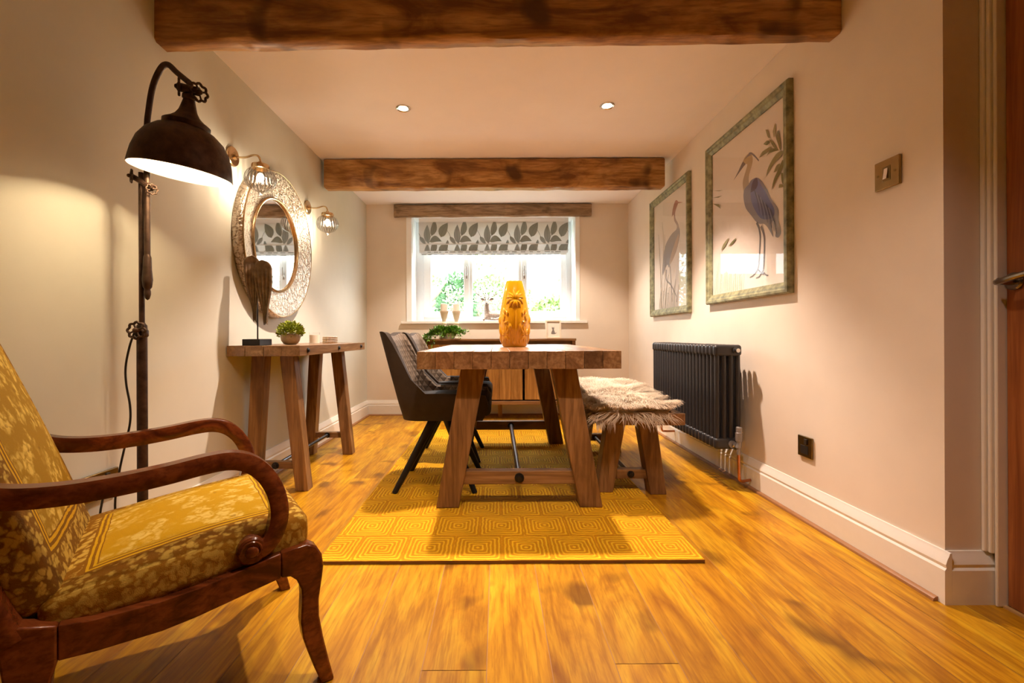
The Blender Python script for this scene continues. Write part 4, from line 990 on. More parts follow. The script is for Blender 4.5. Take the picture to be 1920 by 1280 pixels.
# ------------------------------------------------------------------ armchair
U_, S_ = Vector((-0.81, -0.584, 0)), Vector((-0.585, 0.811, 0))
def AC(t, s, z): return Vector((-0.42, 1.105, z)) + U_ * t + S_ * s
AR = thing('armchair', 'antique mahogany armchair upholstered in gold floral brocade, cut by the left edge', 'armchair', tuple(AC(0.3, 0.245, 0)))
SEC = [(-0.016, -0.019), (0.016, -0.019), (0.020, -0.013), (0.020, 0.013), (0.016, 0.019), (-0.016, 0.019), (-0.020, 0.013), (-0.020, -0.013)]
fleg = [(-0.018, 0), (-0.006, 0.05), (0.0072, 0.11), (0.0165, 0.165), (0.017, 0.206), (0.010, 0.25), (0.006, 0.2825), (0.010, 0.31), (0.022, 0.332), (0.04, 0.343), (0.10, 0.337), (0.10, 0.281), (0.079, 0.277), (0.0664, 0.265), (0.056, 0.24), (0.0546, 0.219), (0.0574, 0.162), (0.053, 0.125), (0.0427, 0.09), (0.028, 0.045), (0.011, 0)]
bleg = [(0.60, 0.0), (0.565, 0.06), (0.545, 0.12), (0.536, 0.20), (0.545, 0.28), (0.575, 0.345), (0.50, 0.32), (0.47, 0.312), (0.47, 0.248), (0.478, 0.22), (0.482, 0.17), (0.50, 0.10), (0.53, 0.04), (0.56, 0)]
rail = [(0.1003, 0.337), (0.15, 0.328), (0.2, 0.319), (0.26, 0.309), (0.32, 0.304), (0.42, 0.305), (0.4697, 0.312), (0.4697, 0.248), (0.42, 0.2445), (0.32, 0.244), (0.26, 0.251), (0.2, 0.262), (0.15, 0.272), (0.1003, 0.281)]
for s0_, s1_ in ((-0.016, 0.020), (0.470, 0.506)):
    fn = lambda t, z, s: AC(t, s, z)
    b = MB(); b.prism(fleg, fn, s0_, s1_); b.build('leg', m_mahog, AR, bev=0.004, ang=40)
    b = MB(); b.prism(bleg, fn, s0_, s1_); b.build('leg', m_mahog, AR, bev=0.004, ang=40)
    b = MB(); b.prism(rail, fn, s0_, s1_); b.build('side_rail', m_mahog, AR, bev=0.004, ang=40)
    sc_ = (s0_ + s1_) / 2
    b = MB()
    pth = cr([(p[0], p[1], 0) for p in [(0.632, 0.655), (0.612, 0.61), (0.585, 0.573), (0.54, 0.553), (0.47, 0.544), (0.39, 0.545), (0.31, 0.552), (0.245, 0.561), (0.20, 0.5625), (0.165, 0.552), (0.136, 0.527), (0.115, 0.492), (0.104, 0.455), (0.102, 0.42), (0.109, 0.390), (0.124, 0.365), (0.143, 0.352)]], 6)
    def asec(u):
        k = 1.0 + 0.25 * smooth(0.15, 0.0, u) - 0.12 * smooth(0.8, 1.0, u)
        return [(a, c * k) for a, c in SEC]
    b.sweep([AC(p.x, sc_, p.y) for p in pth], S_, asec)
    arm = b.build('arm', m_mahog, AR, ang=40)
    b = MB(); b.lathe([(0, -0.019), (0.026, -0.019), (0.030, -0.015), (0.030, 0.015), (0.026, 0.019), (0, 0.019)], axis_m(AC(0.158, sc_, 0.358), S_), 32)
    b.lathe([(0.010, -0.019), (0.012, -0.024), (0.009, -0.027), (0, -0.028)], axis_m(AC(0.158, sc_, 0.358), S_), 20)
    sp = [AC(0.158 + (0.024 - 0.0022 * k * 0.45) * math.cos(0.5 * k), sc_ - 0.0195, 0.358 + (0.024 - 0.0022 * k * 0.45) * math.sin(0.5 * k)) for k in range(18)]
    b.tube(sp, 0.0028, 6); b.build('scroll', m_mahog, arm, ang=40)
    b = MB(); b.sweep([AC(p[0], sc_, p[1]) for p in cr([(0.53, 0.30, 0), (0.575, 0.42, 0), (0.622, 0.60, 0), (0.70, 0.80, 0), (0.79, 1.0, 0)], 5)], S_, SEC); b.build('back_post', m_mahog, AR, ang=40)
b = MB(); b.box(0.03, 0.062, 0.01, 0.48, 0.262, 0.328, fn=lambda t, s, z: AC(t, s, z)); b.build('front_rail', m_mahog, AR, bev=0.004)
b = MB(); b.box(0.505, 0.535, 0.01, 0.48, 0.25, 0.31, fn=lambda t, s, z: AC(t, s, z)); b.build('back_rail', m_mahog, AR, bev=0.004)
b = MB(); b.box(0.765, 0.80, 0.0, 0.49, 0.955, 1.01, fn=lambda t, s, z: AC(t, s, z)); b.build('top_rail', m_mahog, AR, bev=0.008)
b = MB(); b.prism([(0.062, 0.290), (0.062, 0.325), (0.2, 0.300), (0.32, 0.288), (0.505, 0.292), (0.505, 0.262), (0.32, 0.26), (0.2, 0.275)], lambda t, z, s: AC(t, s, z), 0.0205, 0.4695); b.build('seat_base', m_mahog, AR)
b = MB()
def seatf(x, y, z):
    t = 0.268 - x; f = (x + 0.235) / 0.47      # f: 1 at the front
    zb, zt = lerp(0.290, 0.322, f) - 0.012 * 4 * f * (1 - f), lerp(0.352, 0.402, f)
    zz_ = lerp(zb, zt, (z + 0.04) / 0.08)
    if z > 0: zz_ += 0.030 * max(0, 1 - (x / 0.235) ** 2) * max(0, 1 - (y / 0.245) ** 2) + 0.008 * f
    return AC(t, 0.245 + y * 1.0, zz_)
b.roundbox(0.235, 0.243, 0.04, 0.026, seatf, 14); b.build('seat_cushion', m_seat, AR, ang=80)
b = MB()
def backf(x, y, z):      # x along the height, z thickness (+ towards the sitter)
    h = x + 0.34
    t = 0.500 + 0.345 * h * (0.93 + 0.1 * h) - z * 0.95; zz_ = 0.325 + h * 0.94 + z * 0.33
    if z > 0: t -= 0.022 * max(0, 1 - (x / 0.34) ** 2) * max(0, 1 - (y / 0.23) ** 2)
    return AC(t, 0.245 + y, zz_)
b.roundbox(0.34, 0.232, 0.035, 0.026, backf, 14); b.build('back_cushion', m_back, AR, ang=80)

# ------------------------------------------------------------------ on the console: wings, plant, candle, coasters
ZT = 0.785
WS = thing('wing_sculpture', 'carved wooden angel wings on a black stand at the near end of the console', 'sculpture', (-1.247, 2.38, ZT))
b = MB(); b.box(-1.296, -1.206, 2.316, 2.442, ZT, ZT + 0.033); b.build('plinth', m_black, WS, bev=0.002)
b = MB(); b.tube([(-1.247, 2.375, ZT + 0.03), (-1.247, 2.375, 1.07)], 0.0036, 10); b.build('rod', m_black, WS)
def wing(xc, yc, zt, zb, w, ang, curl, mirror):
    n, k = 40, 36
    def prof(u):   # half width fractions left/right along the length
        top = math.sqrt(max(0, 1 - (1 - min(1, u / 0.14)) ** 2))
        return top * (1 - 0.80 * smooth(0.22, 1.0, u) ** 1.2)
    R_ = Matrix.Rotation(ang, 3, 'Z')
    def f(side):
        def g(i, j):
            u = i / n; s_ = j / k * 2 - 1; z = lerp(zt, zb, u) 
            ww = w * prof(u); x = s_ * ww + mirror * w * 0.35 * (u - 0.3)
            th = 0.019 * (1 - s_ * s_) ** 0.5 * (1 - 0.55 * u) + 0.001
            rid = 0.007 * abs(math.sin(j / k * PI * 4.5 + u * 2.0)) * smooth(0.12, 0.3, u)
            y = side * th + (rid if side < 0 else 0) * -1 - curl * (s_ ** 2) * 0.012
            p = R_ @ Vector((x, y, 0)); return (xc + p.x, yc + p.y, z - (0.02 * abs(s_) if u > 0.9 else 0))
        return g
    b = MB(); b.grid(n + 1, k + 1, f(-1)); b.grid(n + 1, k + 1, f(1))
    return b
wing(-1.266, 2.360, 1.248, 0.922, 0.040, R(38), 1, 1).build('left_wing', m_wing, WS, ang=60)
wing(-1.209, 2.371, 1.228, 0.909, 0.045, R(8), 1, 1).build('right_wing', m_wing, WS, ang=60)
b = MB(); b.ball((-1.24, 2.372, 1.16), 0.019, 12, (1, 0.6, 2.6)); b.build('joint_block', m_wing, WS)

def leafblade(b, p, d, up, L, w, col):
    d = Vector(d).normalized(); s_ = d.cross(Vector(up)); s_ = s_.normalized() * w if s_.length > 1e-4 else Vector((w, 0, 0)); n = s_.cross(d).normalized()
    i = [b.vt(p, None, col), b.vt(p + d * L * 0.5 + s_ + n * w * 0.3, None, col), b.vt(p + d * L, None, col), b.vt(p + d * L * 0.5 - s_ + n * w * 0.3, None, col), b.vt(p + d * L * 0.5, None, col)]
    b.face((i[0], i[1], i[4])); b.face((i[1], i[2], i[4])); b.face((i[2], i[3], i[4])); b.face((i[3], i[0], i[4]))
random.seed(8)
PL = thing('potted_plant', 'small round green plant in a stone bowl on the console', 'plant', (-1.168, 2.58, ZT))
b = MB(); b.lathe([(0, 0), (0.028, 0), (0.036, 0.004), (0.048, 0.02), (0.053, 0.04), (0.050, 0.058), (0.046, 0.062), (0.043, 0.056), (0.0, 0.052)], Matrix.Translation((-1.168, 2.58, ZT)), 36); b.build('bowl', m_stone, PL)
b = MB()
for k in range(900):
    v = Vector((random.gauss(0, 1), random.gauss(0, 1), abs(random.gauss(0, 1)) - 0.25)).normalized(); rr = random.uniform(0.6, 1)
    p = Vector((-1.168, 2.58, ZT + 0.068)) + Vector((v.x * 0.066, v.y * 0.066, v.z * 0.058)) * rr
    g = random.uniform(0.6, 1.5); leafblade(b, p, v + Vector((random.uniform(-.7, .7), random.uniform(-.7, .7), random.uniform(-.3, .7))), v, 0.018, 0.005, (g * 2.0, g * 1.25, g * 0.6))
b.build('foliage', m_leaf, PL, recalc=False)
CA = thing('candle_jar', 'small ivory candle in a glass jar on the console', 'candle', (-1.18, 2.95, ZT))
b = MB(); b.lathe([(0, 0.002), (0.031, 0.002), (0.031, 0.055), (0, 0.056)], Matrix.Translation((-1.18, 2.95, ZT)), 28); b.build('wax', m_candle, CA)
b = MB(); b.lathe([(0, 0.0), (0.0325, 0.0), (0.034, 0.071), (0.032, 0.071), (0.0315, 0.057)], Matrix.Translation((-1.18, 2.95, ZT)), 28); b.build('glass', m_glass, CA)
b = MB()
for k, (w, z) in enumerate(((0.010, 0.042), (0.018, 0.034), (0.022, 0.024), (0.018, 0.019))):
    for q in range(5):
        a = -1.25 + (q / 5 - 0.5) * w / 0.0345
        mm = [(-1.18 + 0.0346 * math.cos(aa), 2.95 + 0.0346 * math.sin(aa), ZT + zz_) for aa, zz_ in ((a, z), (a + w * 4.2 / 5 * 0.9 / 1, z), (a + w * 4.2 / 5 * 0.9, z + 0.003), (a, z + 0.003))]
        b.poly(mm)
b.build('printed_label', plain('label_ink', (0.45, 0.36, 0.28), 0.6), CA, recalc=False)
for k in range(4):
    b = MB(); r = 0.049 - 0.0006 * (k % 2); b.lathe([(0, 0), (r - 0.002, 0), (r, 0.002), (r, 0.009), (r - 0.002, 0.0108), (0, 0.0108)], Matrix.Translation((-1.135 + 0.001 * (k % 2), 3.10, ZT + 0.0112 * k)), 36)
    b.mi = 1; b.lathe([(r + 0.0004, 0.003), (r + 0.0006, 0.0055), (r + 0.0004, 0.008)], Matrix.Translation((-1.135 + 0.001 * (k % 2), 3.10, ZT + 0.0112 * k)), 36)
    tag(b.build('coaster', [m_marble, m_gold], recalc=False), 'round pale coaster with gold edge on the console, ' + ('lowest of the stack', 'second from the bottom', 'third from the bottom', 'topmost of the stack')[k], 'coaster', 'stack of round coasters')

# ------------------------------------------------------------------ sideboard
SX0, SX1, SY0, SY1, SZ0, SZ1 = -0.715, 0.768, 4.42, 4.755, 0.158, 0.800
SB = thing('sideboard', 'wide low wooden sideboard with plank doors below the window', 'sideboard', (0.026, 4.6, 0))
b = MB(); b.box(SX0 - 0.006, SX1 + 0.006, SY0 - 0.010, SY1, SZ1 - 0.022, SZ1); b.build('top_panel', m_side_x, SB, bev=0.003)
b = MB(); b.box(SX0, SX0 + 0.035, SY0, SY1, SZ0, SZ1 - 0.022); b.box(SX1 - 0.035, SX1, SY0, SY1, SZ0, SZ1 - 0.022); b.box(SX0 + 0.035, SX1 - 0.035, SY0, SY1, SZ0, SZ0 + 0.036)
b.box(SX0 + 0.035, SX1 - 0.035, SY1 - 0.02, SY1, SZ0 + 0.036, SZ1 - 0.022); b.box(SX0 + 0.035, SX1 - 0.035, SY0 + 0.03, SY0 + 0.05, SZ1 - 0.07, SZ1 - 0.022)
b.build('carcass', m_side_x, SB, bev=0.003)
dw = (SX1 - SX0 - 0.07) / 3
for k in range(3):
    xa = SX0 + 0.035 + dw * k + 0.011; xb = xa + dw - 0.022
    b = MB(); rnd = random.Random(k); n = 4
    for q in range(n):
        v = rnd.uniform(0.9, 1.1); b.col = (v, v, v)
        b.box(lerp(xa, xb, q / n) + 0.0006, lerp(xa, xb, (q + 1) / n) - 0.0006, SY0 + 0.004, SY0 + 0.026, SZ0 + 0.048, SZ1 - 0.055)
    dr = b.build('door', m_side_z, SB, bev=0.002)
for x, y in ((SX0 + 0.06, SY0 + 0.03), (SX1 - 0.06, SY0 + 0.03), (SX0 + 0.06, SY1 - 0.03), (SX1 - 0.06, SY1 - 0.03), (0.034, SY1 - 0.09)):
    b = MB(); b.box(x - 0.021, x + 0.021, y - 0.021, y + 0.021, 0, SZ0 + 0.002); b.build('leg', m_side_z, SB, bev=0.003)

def candlestick(x, y, s, label, lab2):
    t = thing('candlestick', label, 'candle holder', (x, y, SZ1), 'white candlesticks on the sideboard')
    pr = [(0, 0), (0.052, 0), (0.054, 0.01), (0.046, 0.03), (0.034, 0.07), (0.024, 0.11), (0.020, 0.135), (0.027, 0.145), (0.027, 0.155), (0.018, 0.165), (0.018, 0.178), (0.030, 0.215), (0.040, 0.255), (0.043, 0.262), (0.043, 0.272), (0, 0.274)]
    b = MB(); b.lathe([(r, z * s) for r, z in pr], Matrix.Translation((x, y, SZ1)), 32); b.build('turned_stem', m_hwood, t, ang=30)
    b = MB(); b.lathe([(0, 0.0), (0.036, 0.0), (0.036, 0.066), (0.030, 0.070), (0, 0.068)], Matrix.Translation((x, y, SZ1 + 0.274 * s)), 28)
    b.tube([(x, y, SZ1 + 0.274 * s + 0.066), (x + 0.001, y, SZ1 + 0.274 * s + 0.078)], 0.0012, 6)
    tag(b.build('pillar_candle', m_candle), lab2, 'candle', 'ivory pillar candles on the candlesticks')
candlestick(-0.525, 4.56, 1.03, 'turned white candlestick on the sideboard, the left one of the pair', 'thick ivory pillar candle on the left candlestick')
candlestick(-0.405, 4.60, 1.03, 'turned white candlestick on the sideboard, the right one of the pair', 'thick ivory pillar candle on the right candlestick')

random.seed(31)
TP = thing('trailing_plant', 'bushy green trailing plant spilling over the left end of the sideboard', 'plant', (-0.50, 4.47, SZ1))
b = MB(); b.lathe([(0, 0), (0.045, 0), (0.06, 0.045), (0.062, 0.055), (0.056, 0.055), (0.0, 0.045)], Matrix.Translation((-0.46, 4.485, SZ1)), 30); b.build('pot', m_white, TP)
stems = MB(); b = MB()
for k in range(52):
    a = random.uniform(0, 2 * PI); f = random.random()
    base = Vector((-0.46, 4.485, SZ1 + 0.05))
    reach = random.uniform(0.06, 0.20) if k < 38 else random.uniform(0.2, 0.29)
    if k >= 38: a = random.uniform(2.75, 3.75)
    tip = base + Vector((math.cos(a) * reach, math.sin(a) * reach * 0.30 - 0.035, 0.0))
    tip.z = SZ1 + (random.uniform(0.01, 0.085) if k < 34 else random.uniform(-0.09, 0.03))
    midp = base.lerp(tip, 0.5); midp.z = SZ1 + random.uniform(0.07, 0.115)
    if tip.z < SZ1 + 0.02: tip.y = min(tip.y, SY0 - 0.03)
    pth = cr([base, midp, tip], 8); stems.tube(pth, 0.0015, 5)
    for q, p in enumerate(pth[2:]):
        for _ in range(4):
            g = random.uniform(0.5, 1.6); d = Vector((random.gauss(0, 1), random.gauss(0, 0.8) - 0.3, random.gauss(0.2, 0.8)))
            leafblade(b, p, d, (0, 0, 1), random.uniform(0.020, 0.038), 0.008, (g * 1.2, g * 1.35, g * 1.4) if random.random() < 0.94 else (3, 2.3, 8))
stems.build('stems', m_leaf, TP); b.build('foliage', m_leaf, TP, recalc=False)

CF = thing('photo_frame', 'small cream framed picture of a cat on the right of the sideboard', 'picture frame', (0.575, 4.62, SZ1))
def cff(x, y, z):   # tilted slightly back
    return (0.575 + x, 4.60 + y + 0.13 * z, SZ1 + z)
b = MB()
for xa, xb, za, zb in ((-0.079, -0.063, 0, 0.186), (0.063, 0.079, 0, 0.186), (-0.063, 0.063, 0, 0.016), (-0.063, 0.063, 0.170, 0.186)):
    b.box(xa, xb, -0.010, 0.012, za, zb, fn=cff)
b.build('frame', m_hwood, CF, bev=0.002)
b = MB(); b.col = (0.80, 0.72, 0.62); b.box(-0.065, 0.065, 0.0, 0.006, 0.012, 0.174, fn=cff)
def cat_part(pts, col, off):
    b.col = col; q = [b.vt(cff(x, -off, z)) for x, z in pts]
    for tri in tessellate_polygon([[Vector((x, z, 0)) for x, z in pts]]): b.face([q[k] for k in tri])
cat_part([(-0.022, 0.045), (-0.020, 0.062), (-0.010, 0.082), (-0.006, 0.090), (0.006, 0.090), (0.010, 0.078), (0.016, 0.060), (0.018, 0.048), (0.012, 0.042), (-0.012, 0.042)], (0.20, 0.17, 0.15), 0.0006)
cat_part([(-0.014, 0.096), (-0.013, 0.120), (-0.006, 0.110), (0.003, 0.110), (0.009, 0.119), (0.010, 0.096), (0.003, 0.088), (-0.006, 0.088)], (0.20, 0.17, 0.15), 0.0008)
cat_part([(0.012, 0.043), (0.030, 0.050), (0.033, 0.062), (0.027, 0.056), (0.012, 0.052)], (0.20, 0.17, 0.15), 0.0010)
b.build('print', m_paint, CF, recalc=False, smooth_=False)
b = MB(); b.box(-0.02, 0.02, 0.012, 0.016, 0.03, 0.15, fn=cff); b.build('back_strut', m_hwood, CF)

# ------------------------------------------------------------------ deer figurine on the sill
DX, DY, DZ = -0.10, 4.86, WZ0
DE = thing('deer_figurine', 'silvery stag figurine lying on the window sill behind the vase', 'figurine', (DX, DY, DZ))
def skin_obj(name, pts, edges, rad, parent, mat, sub=2):
    me = bpy.data.meshes.new(name); me.from_pydata([Vector(p) - ORG[parent.name] for p in pts], edges, []); me.materials.append(mat)
    a = me.attributes.new('tint', 'FLOAT_COLOR', 'POINT'); a.data.foreach_set('color', [1.0] * (4 * len(pts)))
    o = bpy.data.objects.new(name, me); C.objects.link(o); o.parent = parent; ORG[o.name] = ORG[parent.name]
    md = o.modifiers.new('skin', 'SKIN'); md.use_smooth_shade = True
    for k, r in enumerate(rad):
        v = me.skin_vertices[0].data[k]; v.radius = (r, r) if not isinstance(r, tuple) else r; v.use_root = (k == 0)
    s_ = o.modifiers.new('sub', 'SUBSURF'); s_.levels = sub; s_.render_levels = sub
    return o
P_ = [(0.02, 0.02, 0.06), (0.10, 0.03, 0.055), (0.17, 0.02, 0.045), (0.0, -0.005, 0.085), (-0.005, -0.01, 0.14), (-0.002, -0.018, 0.19), (-0.002, -0.045, 0.208), (-0.003, -0.082, 0.188), (-0.003, -0.100, 0.180),
      (-0.03, -0.03, 0.03), (-0.035, -0.085, 0.016), (-0.03, -0.12, 0.012), (0.045, -0.03, 0.028), (0.05, -0.08, 0.016), (0.15, -0.03, 0.03), (0.10, -0.07, 0.018), (0.06, -0.09, 0.014)]
E_ = [(0, 1), (1, 2), (0, 3), (3, 4), (4, 5), (5, 6), (6, 7), (7, 8), (0, 9), (9, 10), (10, 11), (0, 12), (12, 13), (2, 14), (14, 15), (15, 16)]
skin_obj('body', [(DX + x, DY + y, DZ + z) for x, y, z in P_], E_, [0.05, 0.052, 0.042, 0.042, 0.033, 0.029, 0.027, 0.018, 0.013, 0.02, 0.013, 0.013, 0.018, 0.012, 0.022, 0.013, 0.012], DE, m_silver)
for sg in (-1, 1):
    b = MB()
    b.grid(7, 5, lambda i, j: (DX + sg * (0.022 + 0.050 * i / 6), DY - 0.03 + 0.006 * (2 - abs(j - 2)) - 0.004, DZ + 0.222 + 0.012 * i / 6 + (j - 2) / 2 * 0.017 * math.sin(PI * (0.12 + 0.86 * i / 6))))
    b.build('ear', m_silver, DE, recalc=False)
    b = MB()
    def at(*pp): return [(DX + sg * x, DY - 0.025 + y, DZ + z) for x, y, z in pp]
    b.tube(cr(at((0.012, 0, 0.225), (0.022, -0.005, 0.25), (0.045, 0, 0.262), (0.075, 0.0, 0.268), (0.098, -0.005, 0.282), (0.103, 0, 0.310)), 4), [0.0055 * (1 - 0.65 * k / 20) for k in range(21)], 8)
    for tn in (((0.022, -0.005, 0.25), (0.020, -0.012, 0.275), (0.013, -0.012, 0.292)), ((0.075, 0, 0.268), (0.078, -0.008, 0.290), (0.072, -0.008, 0.303)), ((0.092, 0, 0.277), (0.090, -0.01, 0.30), (0.088, -0.01, 0.312)), ((0.098, 0, 0.282), (0.114, 0.005, 0.293), (0.120, 0.005, 0.305))):
        b.tube(at(*tn), [0.0042, 0.0034, 0.0014], 7)
    b.build('antler', m_antler, DE)
    b = MB(); b.ball((DX + sg * 0.019, DY - 0.068, DZ + 0.211), 0.0048, 10); b.build('eye', m_plug, DE)
b = MB(); b.ball((DX - 0.003, DY - 0.112, DZ + 0.181), 0.008, 10, (1.2, 0.6, 0.8)); b.build('nose', m_plug, DE)

# ------------------------------------------------------------------ roman blind
BY = 4.90; BX0, BX1 = -0.833, 0.780
BL = thing('roman_blind', 'folded roman blind printed with grey leaves at the top of the window', 'blind', (-0.026, BY, 1.70))
def leafpoly(x0, z0, x1, z1, w, bend=0.0, n=7):
    dx, dz = x1 - x0, z1 - z0; L = math.hypot(dx, dz); nx_, nz_ = -dz / L, dx / L; A, B_ = [], []
    for i in range(n + 1):
        t = i / n; ww = w * math.sin(PI * t ** 0.8) ** 0.85; cx = x0 + dx * t + nx_ * bend * math.sin(PI * t); cz = z0 + dz * t + nz_ * bend * math.sin(PI * t)
        A.append((cx + nx_ * ww, cz + nz_ * ww)); B_.append((cx - nx_ * ww, cz - nz_ * ww))
    return A + B_[::-1][1:-1], [(x0 + dx * t / n + nx_ * bend * math.sin(PI * t / n), z0 + dz * t / n + nz_ * bend * math.sin(PI * t / n)) for t in range(n + 1)]
G1, G2, G3 = (0.40, 0.42, 0.38), (0.47, 0.51, 0.51), (0.27, 0.29, 0.28)
def clip(poly, xa, xb, za, zb):
    for ax_, v, sg in ((0, xa, 1), (0, xb, -1), (1, za, 1), (1, zb, -1)):
        out = []
        for k in range(len(poly)):
            p, q = poly[k], poly[(k + 1) % len(poly)]; ip, iq = (p[ax_] - v) * sg >= 0, (q[ax_] - v) * sg >= 0
            if ip: out.append(p)
            if ip != iq:
                t = (v - p[ax_]) / (q[ax_] - p[ax_]); out.append((p[0] + (q[0] - p[0]) * t, p[1] + (q[1] - p[1]) * t))
        poly = out
        if len(poly) < 3: return []
    return poly
def print_leaves(b, y, za, zb, zoff):
    lay = 0
    for r in range(-1, 6):
        ox = BX0 + 0.0985 * 0 + r * 0.3235
        for kind, (x0, z0, x1, z1, w, bd), col in (
            ('l', (0.098, -0.225, 0.092, -0.025, 0.036, 0.006), G2), ('l', (0.138, -0.145, 0.168, 0.03, 0.033, -0.012), G1), ('l', (0.238, -0.160, 0.312, -0.005, 0.046, 0.012), G1),
            ('l', (0.116, -0.208, 0.246, -0.205, 0.034, 0.030), G1), ('l', (0.335, -0.155, 0.400, -0.240, 0.022, 0.0), G2), ('l', (0.305, -0.25, 0.312, -0.19, 0.016, 0), G2),
            ('s', (0.300, -0.08, 0.345, -0.165, 0.002, 0.004), G3), ('s', (0.155, -0.11, 0.105, -0.24, 0.002, -0.012), G3), ('s', (0.105, -0.24, 0.120, -0.20, 0.002, 0.004), G3)):
            if kind == 'l':
                poly, rib = leafpoly(ox + x0, 2.052 + z0 + zoff, ox + x1, 2.052 + z1 + zoff, w, bd)
                todo = [(poly, col)]
                for i in range(1, len(rib)):
                    (xa, zz0), (xb, zz1) = rib[i - 1], rib[i]; todo.append(([(xa - 0.0012, zz0), (xa + 0.0012, zz0), (xb + 0.0012, zz1), (xb - 0.0012, zz1)], G3))
            else:
                _, rib = leafpoly(ox + x0, 2.052 + z0 + zoff, ox + x1, 2.052 + z1 + zoff, 0.01, bd)
                todo = [([(xa - 0.002, a), (xa + 0.002, a), (xb + 0.002, c), (xb - 0.002, c)], col) for (xa, a), (xb, c) in zip(rib, rib[1:])]
            lay = (lay + 1) % 14
            for poly, cc in todo:
                poly = clip(poly, BX0 + 0.001, BX1 - 0.001, za, zb)
                if not poly: continue
                yy = y - 0.0006 - 0.00008 * lay - (0.0003 if cc is G3 else 0)
                ids = [b.vt((x, yy, z), None, cc) for x, z in poly]
                for tri in tessellate_polygon([[Vector((x, z, 0)) for x, z in poly]]): b.face([ids[k] for k in tri])
b = MB()
b.box(BX0, BX1, BY, BY + 0.003, 1.815, 2.055)
b.tube([(BX0, BY + 0.004, 1.817), (BX1, BY + 0.004, 1.817)], 0.0045, 8)
b.mi = 1; print_leaves(b, BY, 1.822, 2.054, 0.0)
b.build('upper_panel', [m_blind, m_blind], BL, recalc=False, smooth_=False)
b = MB()
b.box(BX0 + 0.003, BX1 - 0.003, BY + 0.008, BY + 0.011, 1.742, 1.83); b.tube([(BX0 + 0.003, BY + 0.011, 1.744), (BX1 - 0.003, BY + 0.011, 1.744)], 0.004, 8)
b.mi = 1; print_leaves(b, BY + 0.008, 1.747, 1.815, -0.20)
b.build('lower_fold', [m_blind, m_blind], BL, recalc=False, smooth_=False)
b = MB()
b.box(BX0 + 0.005, BX1 - 0.005, BY + 0.014, BY + 0.017, 1.725, 1.75); b.box(BX0 + 0.018, BX1 - 0.02, BY + 0.018, BY + 0.024, 1.704, 1.73)
b.mi = 1; rnd = random.Random(3)
for z, y in ((1.733, BY + 0.0135), (1.709, BY + 0.0175)):
    x = BX0 + 0.03
    while x < BX1 - 0.06:
        w = rnd.uniform(0.02, 0.06); b.box(x, x + w, y - 0.0004, y + 0.0003, z - 0.003, z + 0.004); b.col = (0.33, 0.33, 0.31); x += w + rnd.uniform(0.01, 0.05)
b.build('hem_fold', [m_blind, m_blind], BL, recalc=False, smooth_=False)
b = MB(); b.box(BX0, BX1, BY + 0.003, BY + 0.035, 2.04, 2.095); b.build('headrail', m_upvc, BL)

# ------------------------------------------------------------------ garden
random.seed(77)
b = MB()
b.grid(14, 12, lambda i, j: (-7 + 14 * i / 13, 5.35 + 6.5 * j / 11, -0.1 + 1.15 * smooth(5.6, 7.4, 5.35 + 6.5 * j / 11) + 0.06 * noise.noise(Vector((i * 1.3, j * 1.7, 0)))))
struct(b.build('garden_ground', m_soil, recalc=False))
def shrub(label, x, y, z, rx, rz, n, col, size=0.06, name='garden_shrub'):
    t = thing(name, label, 'shrub', (x, y, z), 'shrubs outside the window')
    b = MB()
    for k in range(n):
        v = Vector((random.gauss(0, 1), random.gauss(0, 1), random.gauss(0, 1))).normalized(); rr = random.uniform(0.45, 1.0) ** 0.5
        p = Vector((x + v.x * rx * rr, y + v.y * rx * 0.6 * rr, z + rz + v.z * rz * rr))
        g = random.uniform(0.5, 1.45); leafblade(b, p, v + Vector((random.uniform(-.8, .8), random.uniform(-.8, .8), random.uniform(-.6, .4))), (0.3, -1, 0.5), size * random.uniform(0.7, 1.3), size * 0.33, tuple(c * g for c in col))
    b.build('foliage', m_garden, t, recalc=False)
    b = MB()
    for k in range(5): b.tube([(x, y, z - 0.1), (x + random.uniform(-.4, .4) * rx, y, z + rz * 0.9), (x + random.uniform(-.8, .8) * rx, y, z + rz * 1.6)], [0.015, 0.01, 0.004], 6)
    b.build('stem', m_log, t)
DG, MG, LG = (0.045, 0.11, 0.025), (0.11, 0.22, 0.05), (0.26, 0.36, 0.11)
shrub('dark green shrub beside the left window mullion outside', -0.62, 6.9, 0.75, 0.30, 0.52, 900, (0.06, 0.16, 0.05))
shrub('pale shrub outside the left window pane, by the fence', -1.25, 8.0, 1.0, 0.45, 0.45, 700, (0.22, 0.30, 0.13))
shrub('leafy shrub outside the middle window pane, behind the stag', -0.10, 7.4, 0.8, 0.50, 0.50, 1000, (0.17, 0.29, 0.08))
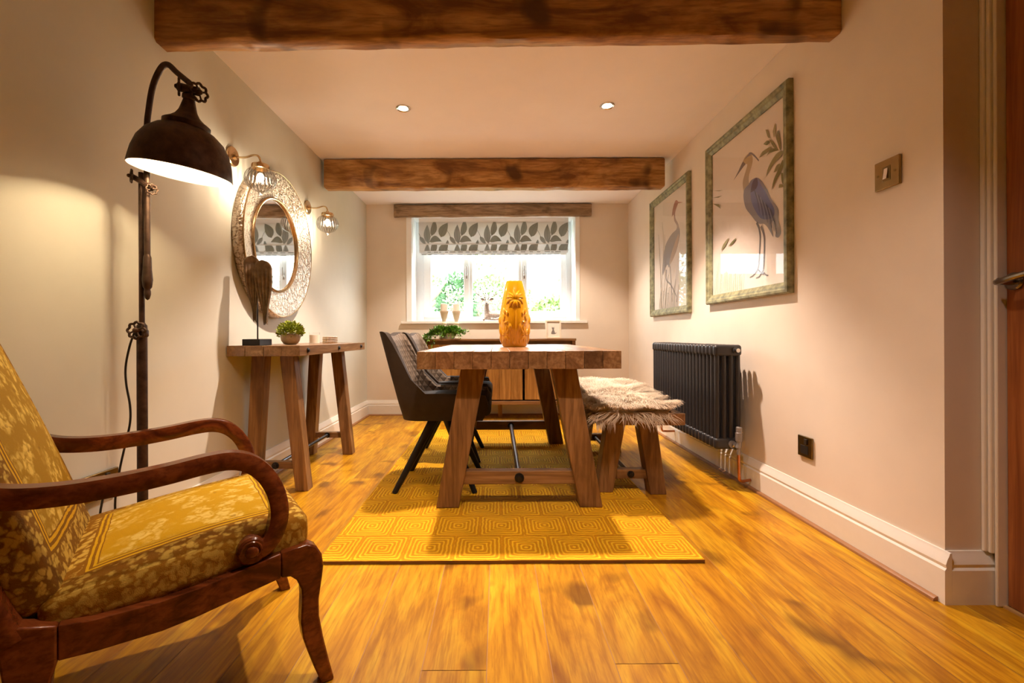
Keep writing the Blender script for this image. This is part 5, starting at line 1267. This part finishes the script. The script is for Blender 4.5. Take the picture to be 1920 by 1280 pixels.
shrub('green shrub outside the right window pane', 0.92, 7.2, 0.72, 0.42, 0.36, 900, (0.17, 0.27, 0.06))
shrub('tall airy bush reaching the blind outside the middle pane', -0.30, 8.2, 1.0, 0.55, 0.75, 800, (0.30, 0.42, 0.18), 0.07)
shrub('yellowish bush far off outside the right pane', 1.5, 9.6, 1.1, 0.6, 0.7, 500, (0.38, 0.48, 0.25), 0.07)
shrub('low bush outside near the vase, between middle and right panes', 0.42, 9.0, 1.0, 0.40, 0.40, 600, (0.28, 0.40, 0.14))
def fence(label, x0, x1, y, z0, z1):
    t = thing('garden_fence', label, 'fence', ((x0 + x1) / 2, y, z0))
    b = MB(); n = int((x1 - x0) / 0.13)
    for k in range(n): b.box(lerp(x0, x1, k / n) + 0.006, lerp(x0, x1, (k + 1) / n) - 0.006, y, y + 0.02, z0, z1)
    b.build('boards', m_fence, t)
    b = MB(); b.box(x0, x1, y - 0.02, y, z1 - 0.12, z1 - 0.05); b.box(x0, x1, y - 0.03, y + 0.04, z1, z1 + 0.03); b.build('rails', m_fence, t)
    for x in (x0, x1):
        b = MB(); b.box(x - 0.045, x + 0.045, y - 0.04, y + 0.05, z0 - 0.1, z1 + 0.06); b.build('post', m_fence, t)
fence('pale board fence outside the left window pane', -3.4, -1.05, 9.0, 0.9, 2.0)
fence('pale board fence outside the right window pane', 0.55, 3.0, 10.2, 1.0, 2.05)
for k, (xa, za, xb, zb, y, r, lb) in enumerate(((-1.12, 1.05, -0.72, 1.62, 6.53, 0.03, 'long weathered pole leaning outside the left pane, topmost'), (-1.18, 1.02, -0.78, 1.48, 6.43, 0.035, 'weathered pole leaning outside the left pane, middle one'), (-1.20, 0.95, -0.85, 1.30, 6.33, 0.04, 'thick weathered pole leaning outside the left pane, lowest'))):
    b = MB(); b.tube([(xa - 0.3 * (xb - xa), y + 0.03, za - 0.3 * (zb - za)), (lerp(xa, xb, .5), y, lerp(za, zb, .5) + 0.02), (xb, y, zb)], [r, r * 0.9, r * 0.6], 10)
    tag(b.build('wooden_pole', m_log), lb, 'pole', 'poles leaning outside the window')
